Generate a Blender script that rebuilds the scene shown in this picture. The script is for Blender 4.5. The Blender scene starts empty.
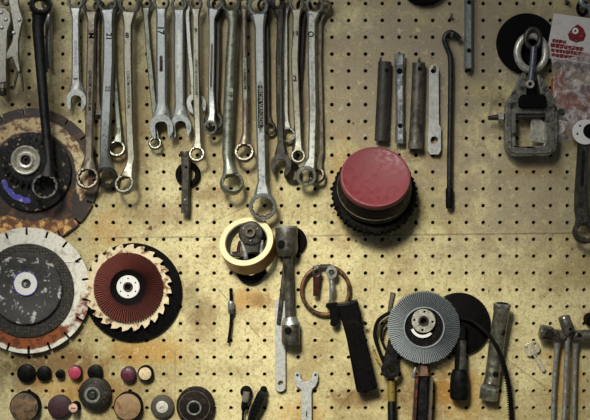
import bpy, bmesh, math, random
from mathutils.geometry import tessellate_polygon
from mathutils import Vector, Matrix, noise as mnoise
random.seed(7)
C = bpy.context.scene.collection
S = 0.0015          # metres per photograph pixel on the board plane
D = 1.60            # camera distance from the board
R = math.radians
sin, cos, pi = math.sin, math.cos, math.pi

# ------------------------------------------------------------------ colours
def srgb(r, g, b):
    f = lambda c: c/12.92 if c <= 0.04045 else ((c+0.055)/1.055)**2.4
    return (f(r/255), f(g/255), f(b/255), 1.0)

# ------------------------------------------------------------------ node helper
class NB:
    def __init__(self, name):
        self.m = bpy.data.materials.new(name); self.m.use_nodes = True
        self.t = self.m.node_tree; self.b = self.t.nodes['Principled BSDF']
        self.out = self.t.nodes['Material Output']
    def n(self, typ, **kw):
        x = self.t.nodes.new(typ)
        for k, v in kw.items(): setattr(x, k, v)
        return x
    def put(self, sock, v):
        if isinstance(v, bpy.types.NodeSocket): self.t.links.new(v, sock)
        elif v is not None: sock.default_value = v
    def math(self, op, a, b=None, clamp=False):
        x = self.n('ShaderNodeMath', operation=op, use_clamp=clamp)
        self.put(x.inputs[0], a); self.put(x.inputs[1], b); return x.outputs[0]
    def step(self, v, a, b, lo=0.0, hi=1.0):
        x = self.n('ShaderNodeMapRange', interpolation_type='SMOOTHSTEP')
        self.put(x.inputs['Value'], v); x.inputs['From Min'].default_value = a; x.inputs['From Max'].default_value = b
        x.inputs['To Min'].default_value = lo; x.inputs['To Max'].default_value = hi; return x.outputs[0]
    def noise(self, vec, scale, detail=4, rough=0.55, dist=0.0):
        x = self.n('ShaderNodeTexNoise'); self.put(x.inputs['Vector'], vec)
        x.inputs['Scale'].default_value = scale; x.inputs['Detail'].default_value = detail
        x.inputs['Roughness'].default_value = rough; x.inputs['Distortion'].default_value = dist
        return x.outputs['Fac']
    def mix(self, f, a, b):
        x = self.n('ShaderNodeMix', data_type='RGBA'); self.put(x.inputs[0], f); self.put(x.inputs[6], a); self.put(x.inputs[7], b)
        return x.outputs[2]
    def coords(self, rnd=True):
        tc = self.n('ShaderNodeTexCoord').outputs['Object']
        if not rnd: return tc
        oi = self.n('ShaderNodeObjectInfo').outputs['Random']
        v = self.n('ShaderNodeVectorMath', operation='ADD'); self.put(v.inputs[0], tc)
        c = self.n('ShaderNodeCombineXYZ'); k = self.math('MULTIPLY', oi, 7.0)
        for i in range(3): self.put(c.inputs[i], k)
        self.put(v.inputs[1], c.outputs[0]); return v.outputs[0]
    def bump(self, h, strength=0.3, dist=0.0006):
        x = self.n('ShaderNodeBump'); x.inputs['Strength'].default_value = strength; x.inputs['Distance'].default_value = dist
        self.put(x.inputs['Height'], h); self.put(self.b.inputs['Normal'], x.outputs[0])

def mat(name, col, metal=0.0, rough=0.5, spot=None, scale=90, lo=0.5, hi=0.65, var=0.25, bump=0.25, stretch=None, rvar=0.15, spec=0.5):
    """a worn surface: base colour with fine variation, and spots of a second colour (rust, grime, bare metal)"""
    nb = NB(name); v = nb.coords()
    if stretch:
        mp = nb.n('ShaderNodeMapping'); nb.put(mp.inputs['Vector'], v); mp.inputs['Scale'].default_value = stretch; v = mp.outputs[0]
    f = nb.noise(v, scale*2.2, 5, 0.6)
    dark = tuple(c*(1-var) for c in col[:3])+(1,); lite = tuple(min(1, c*(1+var)) for c in col[:3])+(1,)
    c = nb.mix(nb.step(f, 0.3, 0.7), dark, lite)
    if metal > .3:
        pit = nb.noise(v, scale*7, 3, 0.6)
        c = nb.mix(nb.step(pit, .52, .68, 0, .55), c, tuple(q*.35 for q in col[:3])+(1,))
        c = nb.mix(nb.step(pit, .42, .30, 0, .5), c, tuple(min(1, q*1.5) for q in col[:3])+(1,))
    r = nb.step(f, 0.3, 0.7, max(0.05, rough-rvar), min(1, rough+rvar))
    if spot:
        s = nb.step(nb.noise(v, scale, 6, 0.65, 0.4), lo, hi)
        c = nb.mix(s, c, spot)
        if metal: nb.put(nb.b.inputs['Metallic'], nb.math('MULTIPLY', nb.math('SUBTRACT', 1.0, nb.math('MULTIPLY', s, 0.7)), metal))
    else: nb.b.inputs['Metallic'].default_value = metal
    nb.put(nb.b.inputs['Base Color'], c); nb.put(nb.b.inputs['Roughness'], r)
    nb.b.inputs['Specular IOR Level'].default_value = spec
    if bump: nb.bump(nb.noise(v, scale*4, 4, 0.7), bump)
    return nb.m

M = {}
M['chrome']  = mat('chrome_steel', srgb(156,158,151), 0.72, 0.40, srgb(95,84,66), 90, 0.62, 0.8, 0.12, 0.12)
M['satin']   = mat('satin_steel', srgb(138,142,140), 0.65, 0.42, srgb(110,104,92), 90, 0.6, 0.8, 0.10, 0.12)
M['greenst'] = mat('dull_green_grey_steel', srgb(116,119,106), 0.65, 0.40, srgb(56,54,42), 60, 0.52, 0.72, 0.2, 0.2)
M['worn']    = mat('worn_brown_steel', srgb(112,104,90), 0.6, 0.42, srgb(70,52,36), 60, 0.46, 0.68, 0.2, 0.25)
M['cream']   = mat('aged_nickel', srgb(142,139,125), 0.6, 0.42, srgb(90,80,58), 80, 0.55, 0.75, 0.15, 0.15)
M['dark']    = mat('dark_oily_steel', srgb(70,67,60), 0.65, 0.46, srgb(26,22,17), 70, 0.45, 0.66, 0.25, 0.3)
M['black']   = mat('blackened_steel', srgb(26,25,24), 0.5, 0.42, srgb(84,80,72), 60, 0.64, 0.74, 0.3, 0.3)
M['polished']= mat('polished_shaft', srgb(176,176,168), 0.95, 0.27, srgb(70,62,50), 90, 0.55, 0.72, 0.2, 0.2)
M['bright']  = mat('bright_steel_plate', srgb(186,187,180), 0.35, 0.42, srgb(120,112,96), 110, 0.62, 0.8, 0.08, 0.1)
M['ink']     = mat('engraved_black', srgb(12,11,9), 0, 0.9, None, 90, bump=0, spec=.1)
M['rubber']  = mat('black_rubber', srgb(12,11,10), 0, 0.75, srgb(26,23,20), 60, 0.55, 0.8, 0.3, 0.3, spec=.06)
M['plastic'] = mat('black_plastic', srgb(10,10,9), 0, 0.5, None, 60, var=0.3, spec=.12)
M['felt']    = mat('bristle_black', srgb(18,17,15), 0, 0.9, srgb(40,37,33), 300, 0.5, 0.7, 0.4, 0.9, spec=.05)
M['red']     = mat('faded_red_plastic', srgb(112,44,50), 0, 0.6, srgb(94,38,44), 70, 0.56, 0.8, 0.10, 0.15)
M['wood_b']  = mat('brown_wood_face', srgb(138,104,72), 0, 0.75, srgb(66,54,44), 90, 0.42, 0.66, 0.25, 0.4)
M['wood_g']  = mat('grey_wood_face', srgb(116,90,60), 0, 0.75, srgb(60,54,46), 90, 0.42, 0.62, 0.3, 0.4)
M['wood_l']  = mat('light_wood_face', srgb(196,176,140), 0, 0.7, srgb(110,84,60), 160, 0.52, 0.7, 0.2, 0.3)
M['maroon']  = mat('maroon_abrasive', srgb(54,26,31), 0, 0.65, srgb(30,16,19), 220, 0.5, 0.65, 0.3, 0.6)
M['maroon2'] = mat('maroon_plastic', srgb(80,30,46), 0, 0.4, srgb(190,150,158), 110, 0.66, 0.76, 0.2, 0.2)
M['pink']    = mat('pink_plastic', srgb(160,50,76), 0, 0.5, srgb(206,120,134), 130, 0.6, 0.76, 0.15, 0.2)
M['pale']    = mat('pale_pink_wood', srgb(206,166,146), 0, 0.6, srgb(110,64,54), 200, 0.52, 0.66, 0.15, 0.2)
M['white']   = mat('white_printed_label', srgb(214,212,206), 0, 0.55, srgb(160,150,140), 160, 0.62, 0.75, 0.05, 0.05)
M['tape']    = mat('cream_tape_edge', srgb(206,194,150), 0, 0.6, srgb(184,160,104), 100, 0.55, 0.78, 0.1, 0.1)
M['tape_s']  = mat('amber_tape_side', srgb(152,106,34), 0, 0.45, srgb(92,58,18), 120, 0.5, 0.68, 0.2, 0.1)
M['liner']   = mat('grey_cardboard_core', srgb(104,96,84), 0, 0.8, None, 90)
M['copper']  = mat('dull_copper', srgb(116,76,46), 0.4, 0.5, srgb(40,28,20), 90, 0.42, 0.56, 0.25, 0.2)
M['redlever']= mat('dark_red_plastic', srgb(52,9,9), 0, 0.5, srgb(26,6,6), 120, 0.5, 0.7, 0.2, 0.1, spec=.2)
M['brass']   = mat('brass', srgb(186,150,72), 0.6, 0.4, srgb(84,64,30), 120, 0.5, 0.7, 0.2, 0.1)
M['yellow']  = mat('yellow_tape_label', srgb(118,100,38), 0, 0.5, srgb(34,28,12), 260, 0.56, 0.62, 0.1, 0.05)
M['orange']  = mat('orange_red_paint', srgb(104,38,22), 0, 0.55, srgb(30,18,14), 160, 0.4, 0.52, 0.2, 0.2)
M['flap']    = mat('red_brown_abrasive', srgb(94,40,30), 0, 0.85, srgb(66,28,22), 260, 0.52, 0.66, 0.25, 0.4)
M['wire']    = mat('grey_blue_wire', srgb(146,152,154), 0.3, 0.5, srgb(84,90,93), 320, 0.55, 0.7, 0.25, 0.3)
M['sawpaint']= mat('chipped_cream_paint', srgb(208,192,156), 0, 0.55, srgb(116,78,44), 70, 0.52, 0.62, 0.1, 0.25)
M['rustdisc']= mat('flaked_rust', srgb(96,58,30), 0.15, 0.7, srgb(46,28,18), 55, 0.46, 0.58, 0.4, 0.8)
M['grind']   = mat('worn_grinding_stone', srgb(50,49,46), 0, 0.7, srgb(170,170,164), 80, 0.55, 0.63, 0.45, 0.8)
M['cup']     = mat('chipped_black_abrasive', srgb(20,19,19), 0, 0.7, srgb(150,132,94), 75, 0.58, 0.64, 0.3, 0.9, spec=.3)
M['weave']   = mat('glass_fibre_mesh', srgb(44,41,38), 0, 0.8, srgb(78,72,58), 260, 0.5, 0.6, 0.3, 0.8)
M['blue']    = mat('worn_blue_print', srgb(64,62,150), 0, 0.6, srgb(170,164,176), 150, 0.56, 0.62, 0.2, 0.2)
M['redprint']= mat('worn_red_print', srgb(132,36,26), 0, 0.6, srgb(90,60,44), 100, 0.55, 0.66, 0.2, 0.2)
M['clampmt'] = mat('cast_grey_iron', srgb(124,122,112), 0.55, 0.38, srgb(34,31,26), 80, 0.48, 0.64, 0.2, 0.4)
M['galv']    = mat('galvanised_ring', srgb(186,182,166), 0.5, 0.4, srgb(110,104,90), 90, 0.55, 0.75, 0.15, 0.1)
M['cardred'] = mat('red_print', srgb(112,20,24), 0, 0.5, srgb(190,170,164), 220, 0.6, 0.64, 0.1, 0.02)
M['card']    = mat('white_card', srgb(196,190,182), 0, 0.5, srgb(150,142,134), 70, 0.58, 0.72, 0.05, 0.05)
M['orangeink'] = mat('orange_print', srgb(138,58,22), 0, 0.5, srgb(150,96,40), 60, 0.5, 0.6, 0.15, 0.05)
M['keym']    = mat('nickel_key', srgb(204,194,164), 0.4, 0.4, srgb(96,82,58), 160, 0.55, 0.66, 0.15, 0.2)

def film():
    nb = NB('clear_crinkled_film'); v = nb.coords()
    tr = nb.n('ShaderNodeBsdfTransparent'); tr.inputs[0].default_value = (.9, .88, .86, 1)
    nb.b.inputs['Base Color'].default_value = srgb(206, 196, 190); nb.b.inputs['Roughness'].default_value = 0.14
    mx = nb.n('ShaderNodeMixShader'); nb.put(mx.inputs[0], nb.step(nb.noise(v, 60, 5, 0.7, 1.5), 0.40, 0.66, 0.15, 0.75))
    nb.t.links.new(tr.outputs[0], mx.inputs[1]); nb.t.links.new(nb.b.outputs[0], mx.inputs[2]); nb.t.links.new(mx.outputs[0], nb.out.inputs[0])
    nb.bump(nb.noise(v, 70, 4, 0.6, 2.0), 0.8, 0.003)
    return nb.m
M['film'] = film()

# ------------------------------------------------------------------ mesh builders, coordinates (px, py down, z out of the board)
def NEW(): return bmesh.new()
def loops_to(bm, rings, closed=True, cap0=True, cap1=True):
    vs = [[bm.verts.new(p) for p in r] for r in rings]
    n = len(vs[0])
    for a, b in zip(vs, vs[1:]):
        for i in range(n if closed else n-1):
            j = (i+1) % n
            bm.faces.new((a[i], a[j], b[j], b[i]))
    if cap0: bm.faces.new(vs[0][::-1])
    if cap1: bm.faces.new(vs[-1])
    return vs
SHAPES = {
 'rect': [(1,.25),(.66,1),(-.66,1),(-1,.25),(-1,-.5),(-.72,-1),(.72,-1),(1,-.5)],
 'hexbar': [(cos(k*pi/3), sin(k*pi/3)) for k in range(6)],
 'round': [(cos(k*pi/8), sin(k*pi/8)) for k in range(16)],
 'box': [(1,1),(-1,1),(-1,-1),(1,-1)],
}
def sweep(bm, pts, shape='rect', caps=True):
    """pts: (x, y, z, width, height)"""
    P = [Vector(p[:3]) for p in pts]; rings = []
    for i, p in enumerate(pts):
        t = (P[min(i+1, len(P)-1)] - P[max(i-1, 0)]).normalized()
        ref = Vector((0,0,1)) if abs(t.z) < 0.85 else Vector((0,1,0))
        n = (ref - t*ref.dot(t)).normalized(); s = t.cross(n)
        rings.append([P[i] + s*(a*p[3]/2) + n*(b*p[4]/2) for a, b in SHAPES[shape]])
    loops_to(bm, rings, True, caps, caps)
    return bm
def smooth(ctrl, k=6):
    """Catmull-Rom through control tuples of any length"""
    out = []; n = len(ctrl)
    for i in range(n-1):
        a, b, c, d = ctrl[max(i-1,0)], ctrl[i], ctrl[i+1], ctrl[min(i+2,n-1)]
        for j in range(k):
            t = j/k
            out.append(tuple(0.5*((2*q)+(r-p)*t+(2*p-5*q+4*r-s)*t*t+(3*q-p-3*r+s)*t**3) for p,q,r,s in zip(a,b,c,d)))
    out.append(tuple(ctrl[-1])); return out
def lathe(bm, cx, cy, prof, n=40, M4=None, wob=None, loop=False):
    """prof: (r, z) revolved round the z axis; loop closes the profile into a ring"""
    rings = []
    for k in range(n):
        a = 2*pi*k/n
        rr = []
        for i, (r, z) in enumerate(prof):
            q = r*(wob(k, i) if wob else 1)
            rr.append(Vector((q*cos(a), q*sin(a), z)))
        rings.append(rr)
    vs = [[bm.verts.new(p) for p in r] for r in rings]
    m = len(prof)
    for k in range(n):
        a, b = vs[k], vs[(k+1) % n]
        for i in range(m if loop else m-1):
            j = (i+1) % m
            bm.faces.new((a[i], a[j], b[j], b[i]))
    if not loop:
        bm.faces.new([r[0] for r in vs]); bm.faces.new([r[-1] for r in vs][::-1])
    allv = [v for r in vs for v in r]
    for v in allv:
        p = v.co
        if M4: p = M4 @ p
        v.co = p + Vector((cx, cy, 0))
    return bm
def tilt(ax, ay, deg):
    """turns the z axis by deg towards image direction (ax, ay)"""
    d = Vector((ax, ay, 0)).normalized()
    return Vector((0,0,1)).rotation_difference(d*sin(R(deg)) + Vector((0,0,cos(R(deg))))).to_matrix()
def cyl(bm, cx, cy, r, z0, z1, ch=0.6, n=40, M4=None, r0=None, wob=None):
    r0 = r if r0 is None else r0
    return lathe(bm, cx, cy, [(max(r0-ch,.05), z0), (r0, z0+ch*.6), (r, z1-ch*.7), (max(r-ch,.05), z1)], n, M4, wob)
def tube(bm, cx, cy, ro, ri, z0, z1, ch=0.5, n=40, M4=None):
    return lathe(bm, cx, cy, [(ro-ch, z0), (ro, z0+ch), (ro, z1-ch), (ro-ch, z1), (ri+ch, z1), (ri, z1-ch), (ri, z0+ch), (ri+ch, z0)], n, M4, None, True)
def torus(bm, cx, cy, rx, ry, tr, z, n=48, m=10, tz=None, ztop=0.0, rot=0.0):
    tz = tz or tr; rings = []
    for k in range(n):
        a = 2*pi*k/n; rr = []
        for j in range(m):
            b = 2*pi*j/m
            x, y = (rx+tr*cos(b))*cos(a), (ry+tr*cos(b))*sin(a)
            rr.append((cx + x*cos(rot)-y*sin(rot), cy + x*sin(rot)+y*cos(rot), z + tz*sin(b) + ztop*sin(a)))
        rings.append(rr)
    rings.append(rings[0])
    vs = [[bm.verts.new(p) for p in r] for r in rings[:-1]]
    for k in range(n):
        a, b = vs[k], vs[(k+1) % n]
        for j in range(m): bm.faces.new((a[j], a[(j+1)%m], b[(j+1)%m], b[j]))
    return bm
def plate(bm, outline, z0, z1, holes=()):
    """extruded polygon with holes"""
    polys = [outline]+list(holes)
    base = [Vector((x, y, z0)) for p in polys for x, y in p]
    faces = [list(f) for f in tessellate_polygon([[Vector((x, y, 0)) for x, y in p] for p in polys])]
    bound = []; o = 0
    for p in polys:
        bound += [(o+i, o+(i+1) % len(p)) for i in range(len(p))]; o += len(p)
    lo = [bm.verts.new(p) for p in base]; hi = [bm.verts.new((p.x, p.y, z1)) for p in base]
    for f in faces:
        bm.faces.new([lo[i] for i in f][::-1]); bm.faces.new([hi[i] for i in f])
    for a, b in bound: bm.faces.new((lo[a], lo[b], hi[b], hi[a]))
    return bm
def circ(cx, cy, r, n=24, ry=None): return [(cx + r*cos(2*pi*k/n), cy + (ry or r)*sin(2*pi*k/n)) for k in range(n)]
def star(cx, cy, r, depth=.09, pts=12): return [(cx + r*(1-(depth if k % 2 else 0))*cos(pi*k/pts), cy + r*(1-(depth if k % 2 else 0))*sin(pi*k/pts)) for k in range(2*pts)]
def arcband(cx, cy, r0, r1, a0, a1, n=24):
    A = [R(a0+(a1-a0)*k/n) for k in range(n+1)]
    return [(cx+r1*cos(a), cy+r1*sin(a)) for a in A] + [(cx+r0*cos(a), cy+r0*sin(a)) for a in reversed(A)]
def ringhead(bm, cx, cy, ro, ri, z0, z1, M4=None, pts=12):
    """box end: a bevelled outer wall round a twelve-point opening"""
    n = 2*pts; rings = []
    c = min(2.2, (z1-z0)*.34); e = min(1.5, (ro-ri)*.48); h = (z1-z0)/2
    for k in range(n):
        a = 2*pi*k/n; q = ri*(1.0 if k % 2 else 0.88)
        rings.append([(r*cos(a), r*sin(a), z) for r, z in [(ro-e, -h), (ro, -h+c), (ro, h-c), (ro-e, h), (q+e*.5, h), (q, h-c*.6), (q, -h+c*.6), (q+e*.5, -h)]])
    vs = []
    for r in rings:
        row = []
        for p in r:
            p = Vector(p)
            if M4: p = M4 @ p
            row.append(bm.verts.new(p + Vector((cx, cy, (z0+z1)/2))))
        vs.append(row)
    for k in range(n):
        a, b = vs[k], vs[(k+1) % n]
        for i in range(8):
            f = bm.faces.new((a[i], a[(i+1)%8], b[(i+1)%8], b[i]))
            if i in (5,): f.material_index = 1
    return bm
def jaw_outline(cx, cy, r, ang, slot=0.46, deep=-0.15, tip=0.92):
    """open spanner jaw: a round head with a U slot opening towards ang (image degrees, 90 = down)"""
    a = slot*r; pts = []
    for k in range(9):                                  # bottom of the slot
        t = pi/2 + pi*k/8
        pts.append((deep*r + a*.75*cos(t), a*sin(t)))
    pts = pts[::-1]
    pts = [(tip*r*.80, -a)] + pts + [(tip*r*.80, a)]
    th = math.asin(min(.95, slot+.22))
    pts.append((tip*r, slot*r+.22*r*.6))
    for k in range(25):
        t = th + (2*pi-2*th)*k/24
        e = 1.0 + .06*cos(2*t)
        pts.append((r*e*cos(t), r*e*sin(t)))
    pts.append((tip*r, -(slot*r+.22*r*.6)))
    c, s = cos(R(ang)), sin(R(ang))
    return [(cx + u*c - v*s, cy + u*s + v*c) for u, v in pts]
def xf(bm, M3, piv):
    piv = Vector(piv)
    for v in bm.verts: v.co = M3 @ (v.co - piv) + piv
    return bm

# ------------------------------------------------------------------ things and parts
class T:
    def __init__(s, name, label, cat, ax, ay, d=8, group=None, solo=None):
        s.ax, s.ay, s.d = ax, ay, d; s.k = (D-d*S)/D; s.s = S*s.k
        s.loc = Vector(((ax-295)*s.s, -d*S, (210-ay)*s.s))
        s.root = None
        if solo:
            bm, m, bev = solo
            s.root = s.mesh(name, bm, m, bev); s.root.location = s.loc
        else:
            s.root = bpy.data.objects.new(name, None); s.root.empty_display_size = .01
            C.objects.link(s.root); s.root.location = s.loc
        s.root['label'] = label; s.root['category'] = cat
        if group: s.root['group'] = group
    def mesh(s, name, bm, m, bev=0, ang=38):
        for v in bm.verts:
            x, y, z = v.co; v.co = ((x-s.ax)*s.s, -(z-s.d)*s.s, (s.ay-y)*s.s)
        bmesh.ops.recalc_face_normals(bm, faces=bm.faces[:])
        me = bpy.data.meshes.new(name); bm.to_mesh(me); bm.free()
        me.shade_smooth(); me.set_sharp_from_angle(angle=R(ang))
        for q in (m if isinstance(m, tuple) else (m,)): me.materials.append(M[q] if isinstance(q, str) else q)
        o = bpy.data.objects.new(name, me); C.objects.link(o)
        if bev:
            b = o.modifiers.new('edge', 'BEVEL'); b.width = bev*S; b.segments = 2; b.limit_method = 'ANGLE'; b.angle_limit = R(40)
        return o
    def add(s, name, bm, m, parent=None, bev=0, label=None, ang=38):
        o = s.mesh(name, bm, m, bev, ang); o.parent = parent or s.root
        if label: o['label'] = label
        return o
def solo(name, label, cat, ax, ay, d, bm, m, bev=0, group=None): return T(name, label, cat, ax, ay, d, group, (bm, m, bev))
def textbm(bm, s, x, y, size, rot, z, th=0.25):
    cu = bpy.data.curves.new('t', 'FONT'); cu.body = s; cu.size = size*1.35; cu.align_x = 'CENTER'; cu.align_y = 'CENTER'; cu.resolution_u = 2
    cu.extrude = th/2; cu.offset = 0.02*size
    o = bpy.data.objects.new('t', cu); C.objects.link(o)
    me = bpy.data.meshes.new_from_object(o.evaluated_get(bpy.context.evaluated_depsgraph_get()))
    c, q = cos(R(rot)), sin(R(rot)); base = len(bm.verts)
    vs = [bm.verts.new((x + v.co.x*c + v.co.y*q, y + v.co.x*q - v.co.y*c, z + v.co.z)) for v in me.vertices]
    for p in me.polygons:
        try: bm.faces.new([vs[i] for i in p.vertices])
        except ValueError: pass
    bpy.data.objects.remove(o); bpy.data.curves.remove(cu); bpy.data.meshes.remove(me)
    return bm

WR = 'wrenches hung along the top of the pegboard'
def wrench(label, mt, z, top=None, bot=None, path=(), h=4.5, name='ring_wrench', shape='rect', stamps=(), groove=None, headmat=None, group=WR):
    """top / bot: ('ring', x, y, ro, ri, dz, (tilt ax, ay, deg)) or ('open', x, y, r, angle, dz); path: (x, y, width[, dz]) down the shank"""
    mid = path[len(path)//2]
    t = T(name, label, 'wrench', mid[0], mid[1], z, group)
    pts = []
    P = [(p[0], p[1], z+(p[3] if len(p) > 3 else 0), p[2], h if len(p) < 5 else p[4]) for p in path]
    def flare(e, nxt):
        """neck between the shank and a head"""
        x, y, r, dz = e[1], e[2], e[3], e[5]
        d = Vector((nxt[0]-x, nxt[1]-y)); d.normalize()
        ra = .80*r; rb = 1.25*r; rc = 1.95*r
        L = [(x+d.x*ra, y+d.y*ra, z+dz, min(1.50*r, nxt[3]*1.9), h*.95), (x+d.x*rb, y+d.y*rb, z+dz*.7, max(nxt[3]*1.0, min(1.2*r, nxt[3]*1.6)), h), (x+d.x*rc, y+d.y*rc, z+dz*.25, nxt[3], h)]
        return L
    if top: P = flare(top, P[0]) + [p for p in P if (p[1]-top[2]) > 2.2*top[3]]
    if bot: P = [p for p in P if (bot[2]-p[1]) > 2.2*bot[3]] + flare(bot, P[-1])[::-1]
    t.add('shank', sweep(NEW(), P, shape), mt)
    hn = {'ring': 'ring_end', 'open': 'open_jaw'}
    for e in (top, bot):
        if not e: continue
        m = headmat if (headmat and e is bot) else mt
        if e[0] == 'ring':
            tm = tilt(*e[6]) if len(e) > 6 else None
            if e is top: tm = tilt(-e[6][0], -e[6][1], e[6][2]) if len(e) > 6 else tilt(0, 1, 9)
            hh = max(h*1.25, e[3]*.62)
            q = 1.08 if e is bot else 1.0
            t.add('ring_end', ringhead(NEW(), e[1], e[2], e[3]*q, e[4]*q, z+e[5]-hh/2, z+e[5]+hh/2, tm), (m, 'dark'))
        else:
            t.add('open_jaw', plate(NEW(), jaw_outline(e[1], e[2], e[3], e[4]), z+e[5]-h*.5, z+e[5]+h*.5), m, bev=.7)
    if stamps:
        bm = NEW()
        for s in stamps:
            textbm(bm, s[0], s[1], s[2], s[3], s[4], z + h/2 + (.3 if shape == 'rect' else -.1), .6)
        t.add('stamped_lettering', bm, 'ink')
    if groove:
        x0, y0, x1, y1, w = groove[:5]
        bm = sweep(NEW(), [(x0, y0, z+h/2, w*.55, .5), (x0+(x1-x0)*.04, y0+(y1-y0)*.04, z+h/2, w, .5), (x1-(x1-x0)*.04, y1-(y1-y0)*.04, z+h/2, w, .5), (x1, y1, z+h/2, w*.55, .5)], 'box')
        g = t.add('lettering_panel', bm, groove[5])
        if len(groove) > 6:
            t.add('raised_lettering', textbm(NEW(), groove[6], (x0+x1)/2, (y0+y1)/2, w*.8, 90+math.degrees(math.atan2(x0-x1, y1-y0)), z+h/2+.45, .3), groove[7], g)
    return t

# ================================================================== THE SETTING
def board():
    nb = NB('stained_hardboard'); v = nb.coords(False)
    sp = nb.n('ShaderNodeSeparateXYZ'); nb.put(sp.inputs[0], v)
    PX = nb.math('ADD', nb.math('DIVIDE', sp.outputs[0], S), 295.0)
    PY = nb.math('SUBTRACT', 210.0, nb.math('DIVIDE', sp.outputs[2], S))
    big = nb.noise(v, 5.0, 5, 0.6, 0.6); midn = nb.noise(v, 22, 6, 0.65, 0.8); fine = nb.noise(v, 170, 5, 0.7)
    c = nb.mix(nb.step(big, 0.38, 0.62), srgb(166,153,106), srgb(208,197,148))
    c = nb.mix(nb.step(midn, 0.46, 0.66, 0, .6), c, srgb(156,136,98))
    c = nb.mix(nb.step(fine, 0.46, 0.70, 0, .65), c, srgb(112,92,56))
    c = nb.mix(nb.step(nb.noise(v, 55, 3, 0.5, 1.2), 0.60, 0.74, 0, .3), c, srgb(228,212,166))
    edge = nb.noise(v, 30, 6, 0.7, 0.5)
    def stain_and_shade(x, y, rx, ry, s, col):
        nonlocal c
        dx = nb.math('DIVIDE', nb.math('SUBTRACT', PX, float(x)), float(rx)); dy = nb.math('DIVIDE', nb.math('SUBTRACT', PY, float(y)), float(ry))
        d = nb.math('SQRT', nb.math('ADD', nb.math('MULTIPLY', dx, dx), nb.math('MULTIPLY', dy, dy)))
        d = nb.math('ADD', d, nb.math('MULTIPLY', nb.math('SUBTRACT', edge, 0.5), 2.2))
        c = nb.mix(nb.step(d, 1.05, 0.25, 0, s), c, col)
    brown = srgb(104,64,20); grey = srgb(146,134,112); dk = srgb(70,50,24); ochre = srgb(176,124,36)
    for a in [(400,80,150,130,.85,grey),(530,190,120,80,.75,grey),(490,40,130,70,.8,grey),(240,60,120,120,.5,grey),(200,90,150,90,.45,srgb(138,116,78)),  # grey patches: dimmer light over the upper board, put into its colour
              (150,352,60,18,.55,ochre),(60,362,70,22,.75,brown),(20,372,40,26,.6,dk),(75,388,70,20,.5,ochre),(255,298,30,14,.55,ochre),(262,300,16,10,.6,brown),  # lower-left brown and dark patches: stains deepened by painted corner shading
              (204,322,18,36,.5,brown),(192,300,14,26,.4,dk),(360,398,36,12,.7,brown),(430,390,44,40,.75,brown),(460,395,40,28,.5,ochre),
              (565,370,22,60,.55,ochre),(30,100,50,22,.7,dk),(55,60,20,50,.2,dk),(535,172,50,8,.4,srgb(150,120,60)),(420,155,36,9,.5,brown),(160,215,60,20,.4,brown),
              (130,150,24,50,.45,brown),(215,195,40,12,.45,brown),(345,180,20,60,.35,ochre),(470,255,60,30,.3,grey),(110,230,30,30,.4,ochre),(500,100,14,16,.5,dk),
              (300,412,40,18,.35,ochre),(120,395,60,30,.4,brown)]: stain_and_shade(*a)
    def line(x0, y0, x1, y1, w, s, col):
        nonlocal c
        L = math.hypot(x1-x0, y1-y0); ux, uy = (x1-x0)/L, (y1-y0)/L
        a, b = nb.math('SUBTRACT', PX, float(x0)), nb.math('SUBTRACT', PY, float(y0))
        al = nb.math('ADD', nb.math('MULTIPLY', a, ux), nb.math('MULTIPLY', b, uy))
        pe = nb.math('ABSOLUTE', nb.math('SUBTRACT', nb.math('MULTIPLY', b, ux), nb.math('MULTIPLY', a, uy)))
        f = nb.math('MULTIPLY', nb.step(pe, w, w*.3), nb.math('MULTIPLY', nb.step(al, 0, 6), nb.step(al, L, L-6)))
        f = nb.math('MULTIPLY', nb.math('MULTIPLY', f, s), nb.step(edge, .3, .55))
        c = nb.mix(f, c, col)
    for a in [(95,238,590,233,1.3,.55,dk),(175,345,175,420,.8,.4,brown),(505,358,560,398,1.4,.4,dk),(336,412,356,388,1.6,.5,dk),(215,285,262,340,.8,.5,dk),(203,226,262,200,.9,.4,dk),(300,318,345,345,1.2,.35,dk),(515,396,560,394,1,.35,dk)]: line(*a)
    c = nb.mix(nb.step(nb.noise(v, 120, 3, .6, 1.0), .58, .7, 0, .35), c, srgb(226,214,172))
    c = nb.mix(nb.step(nb.noise(v, 420, 2, .5), .5, .72, 0, .5), c, srgb(108,88,54))
    specks = nb.step(nb.noise(v, 95, 2, 0.4), 0.68, 0.73, 0, .85)
    c = nb.mix(nb.math('MULTIPLY', specks, nb.step(midn, .42, .6)), c, srgb(56,36,20))
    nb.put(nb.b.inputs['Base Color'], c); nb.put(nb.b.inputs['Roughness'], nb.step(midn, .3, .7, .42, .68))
    nb.b.inputs['Specular IOR Level'].default_value = 0.3
    nb.bump(nb.math('ADD', nb.noise(v, 260, 4, .7), nb.math('MULTIPLY', midn, .6)), 0.25, .0008)
    hd = mat('dark_void_behind_board', srgb(30,24,18), 0, .9, bump=0)
    hx, hy, x0, y0, r = 16.82, 16.85, 12.3, 3.5, 1.98
    bm = bmesh.new(); N = 12
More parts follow.
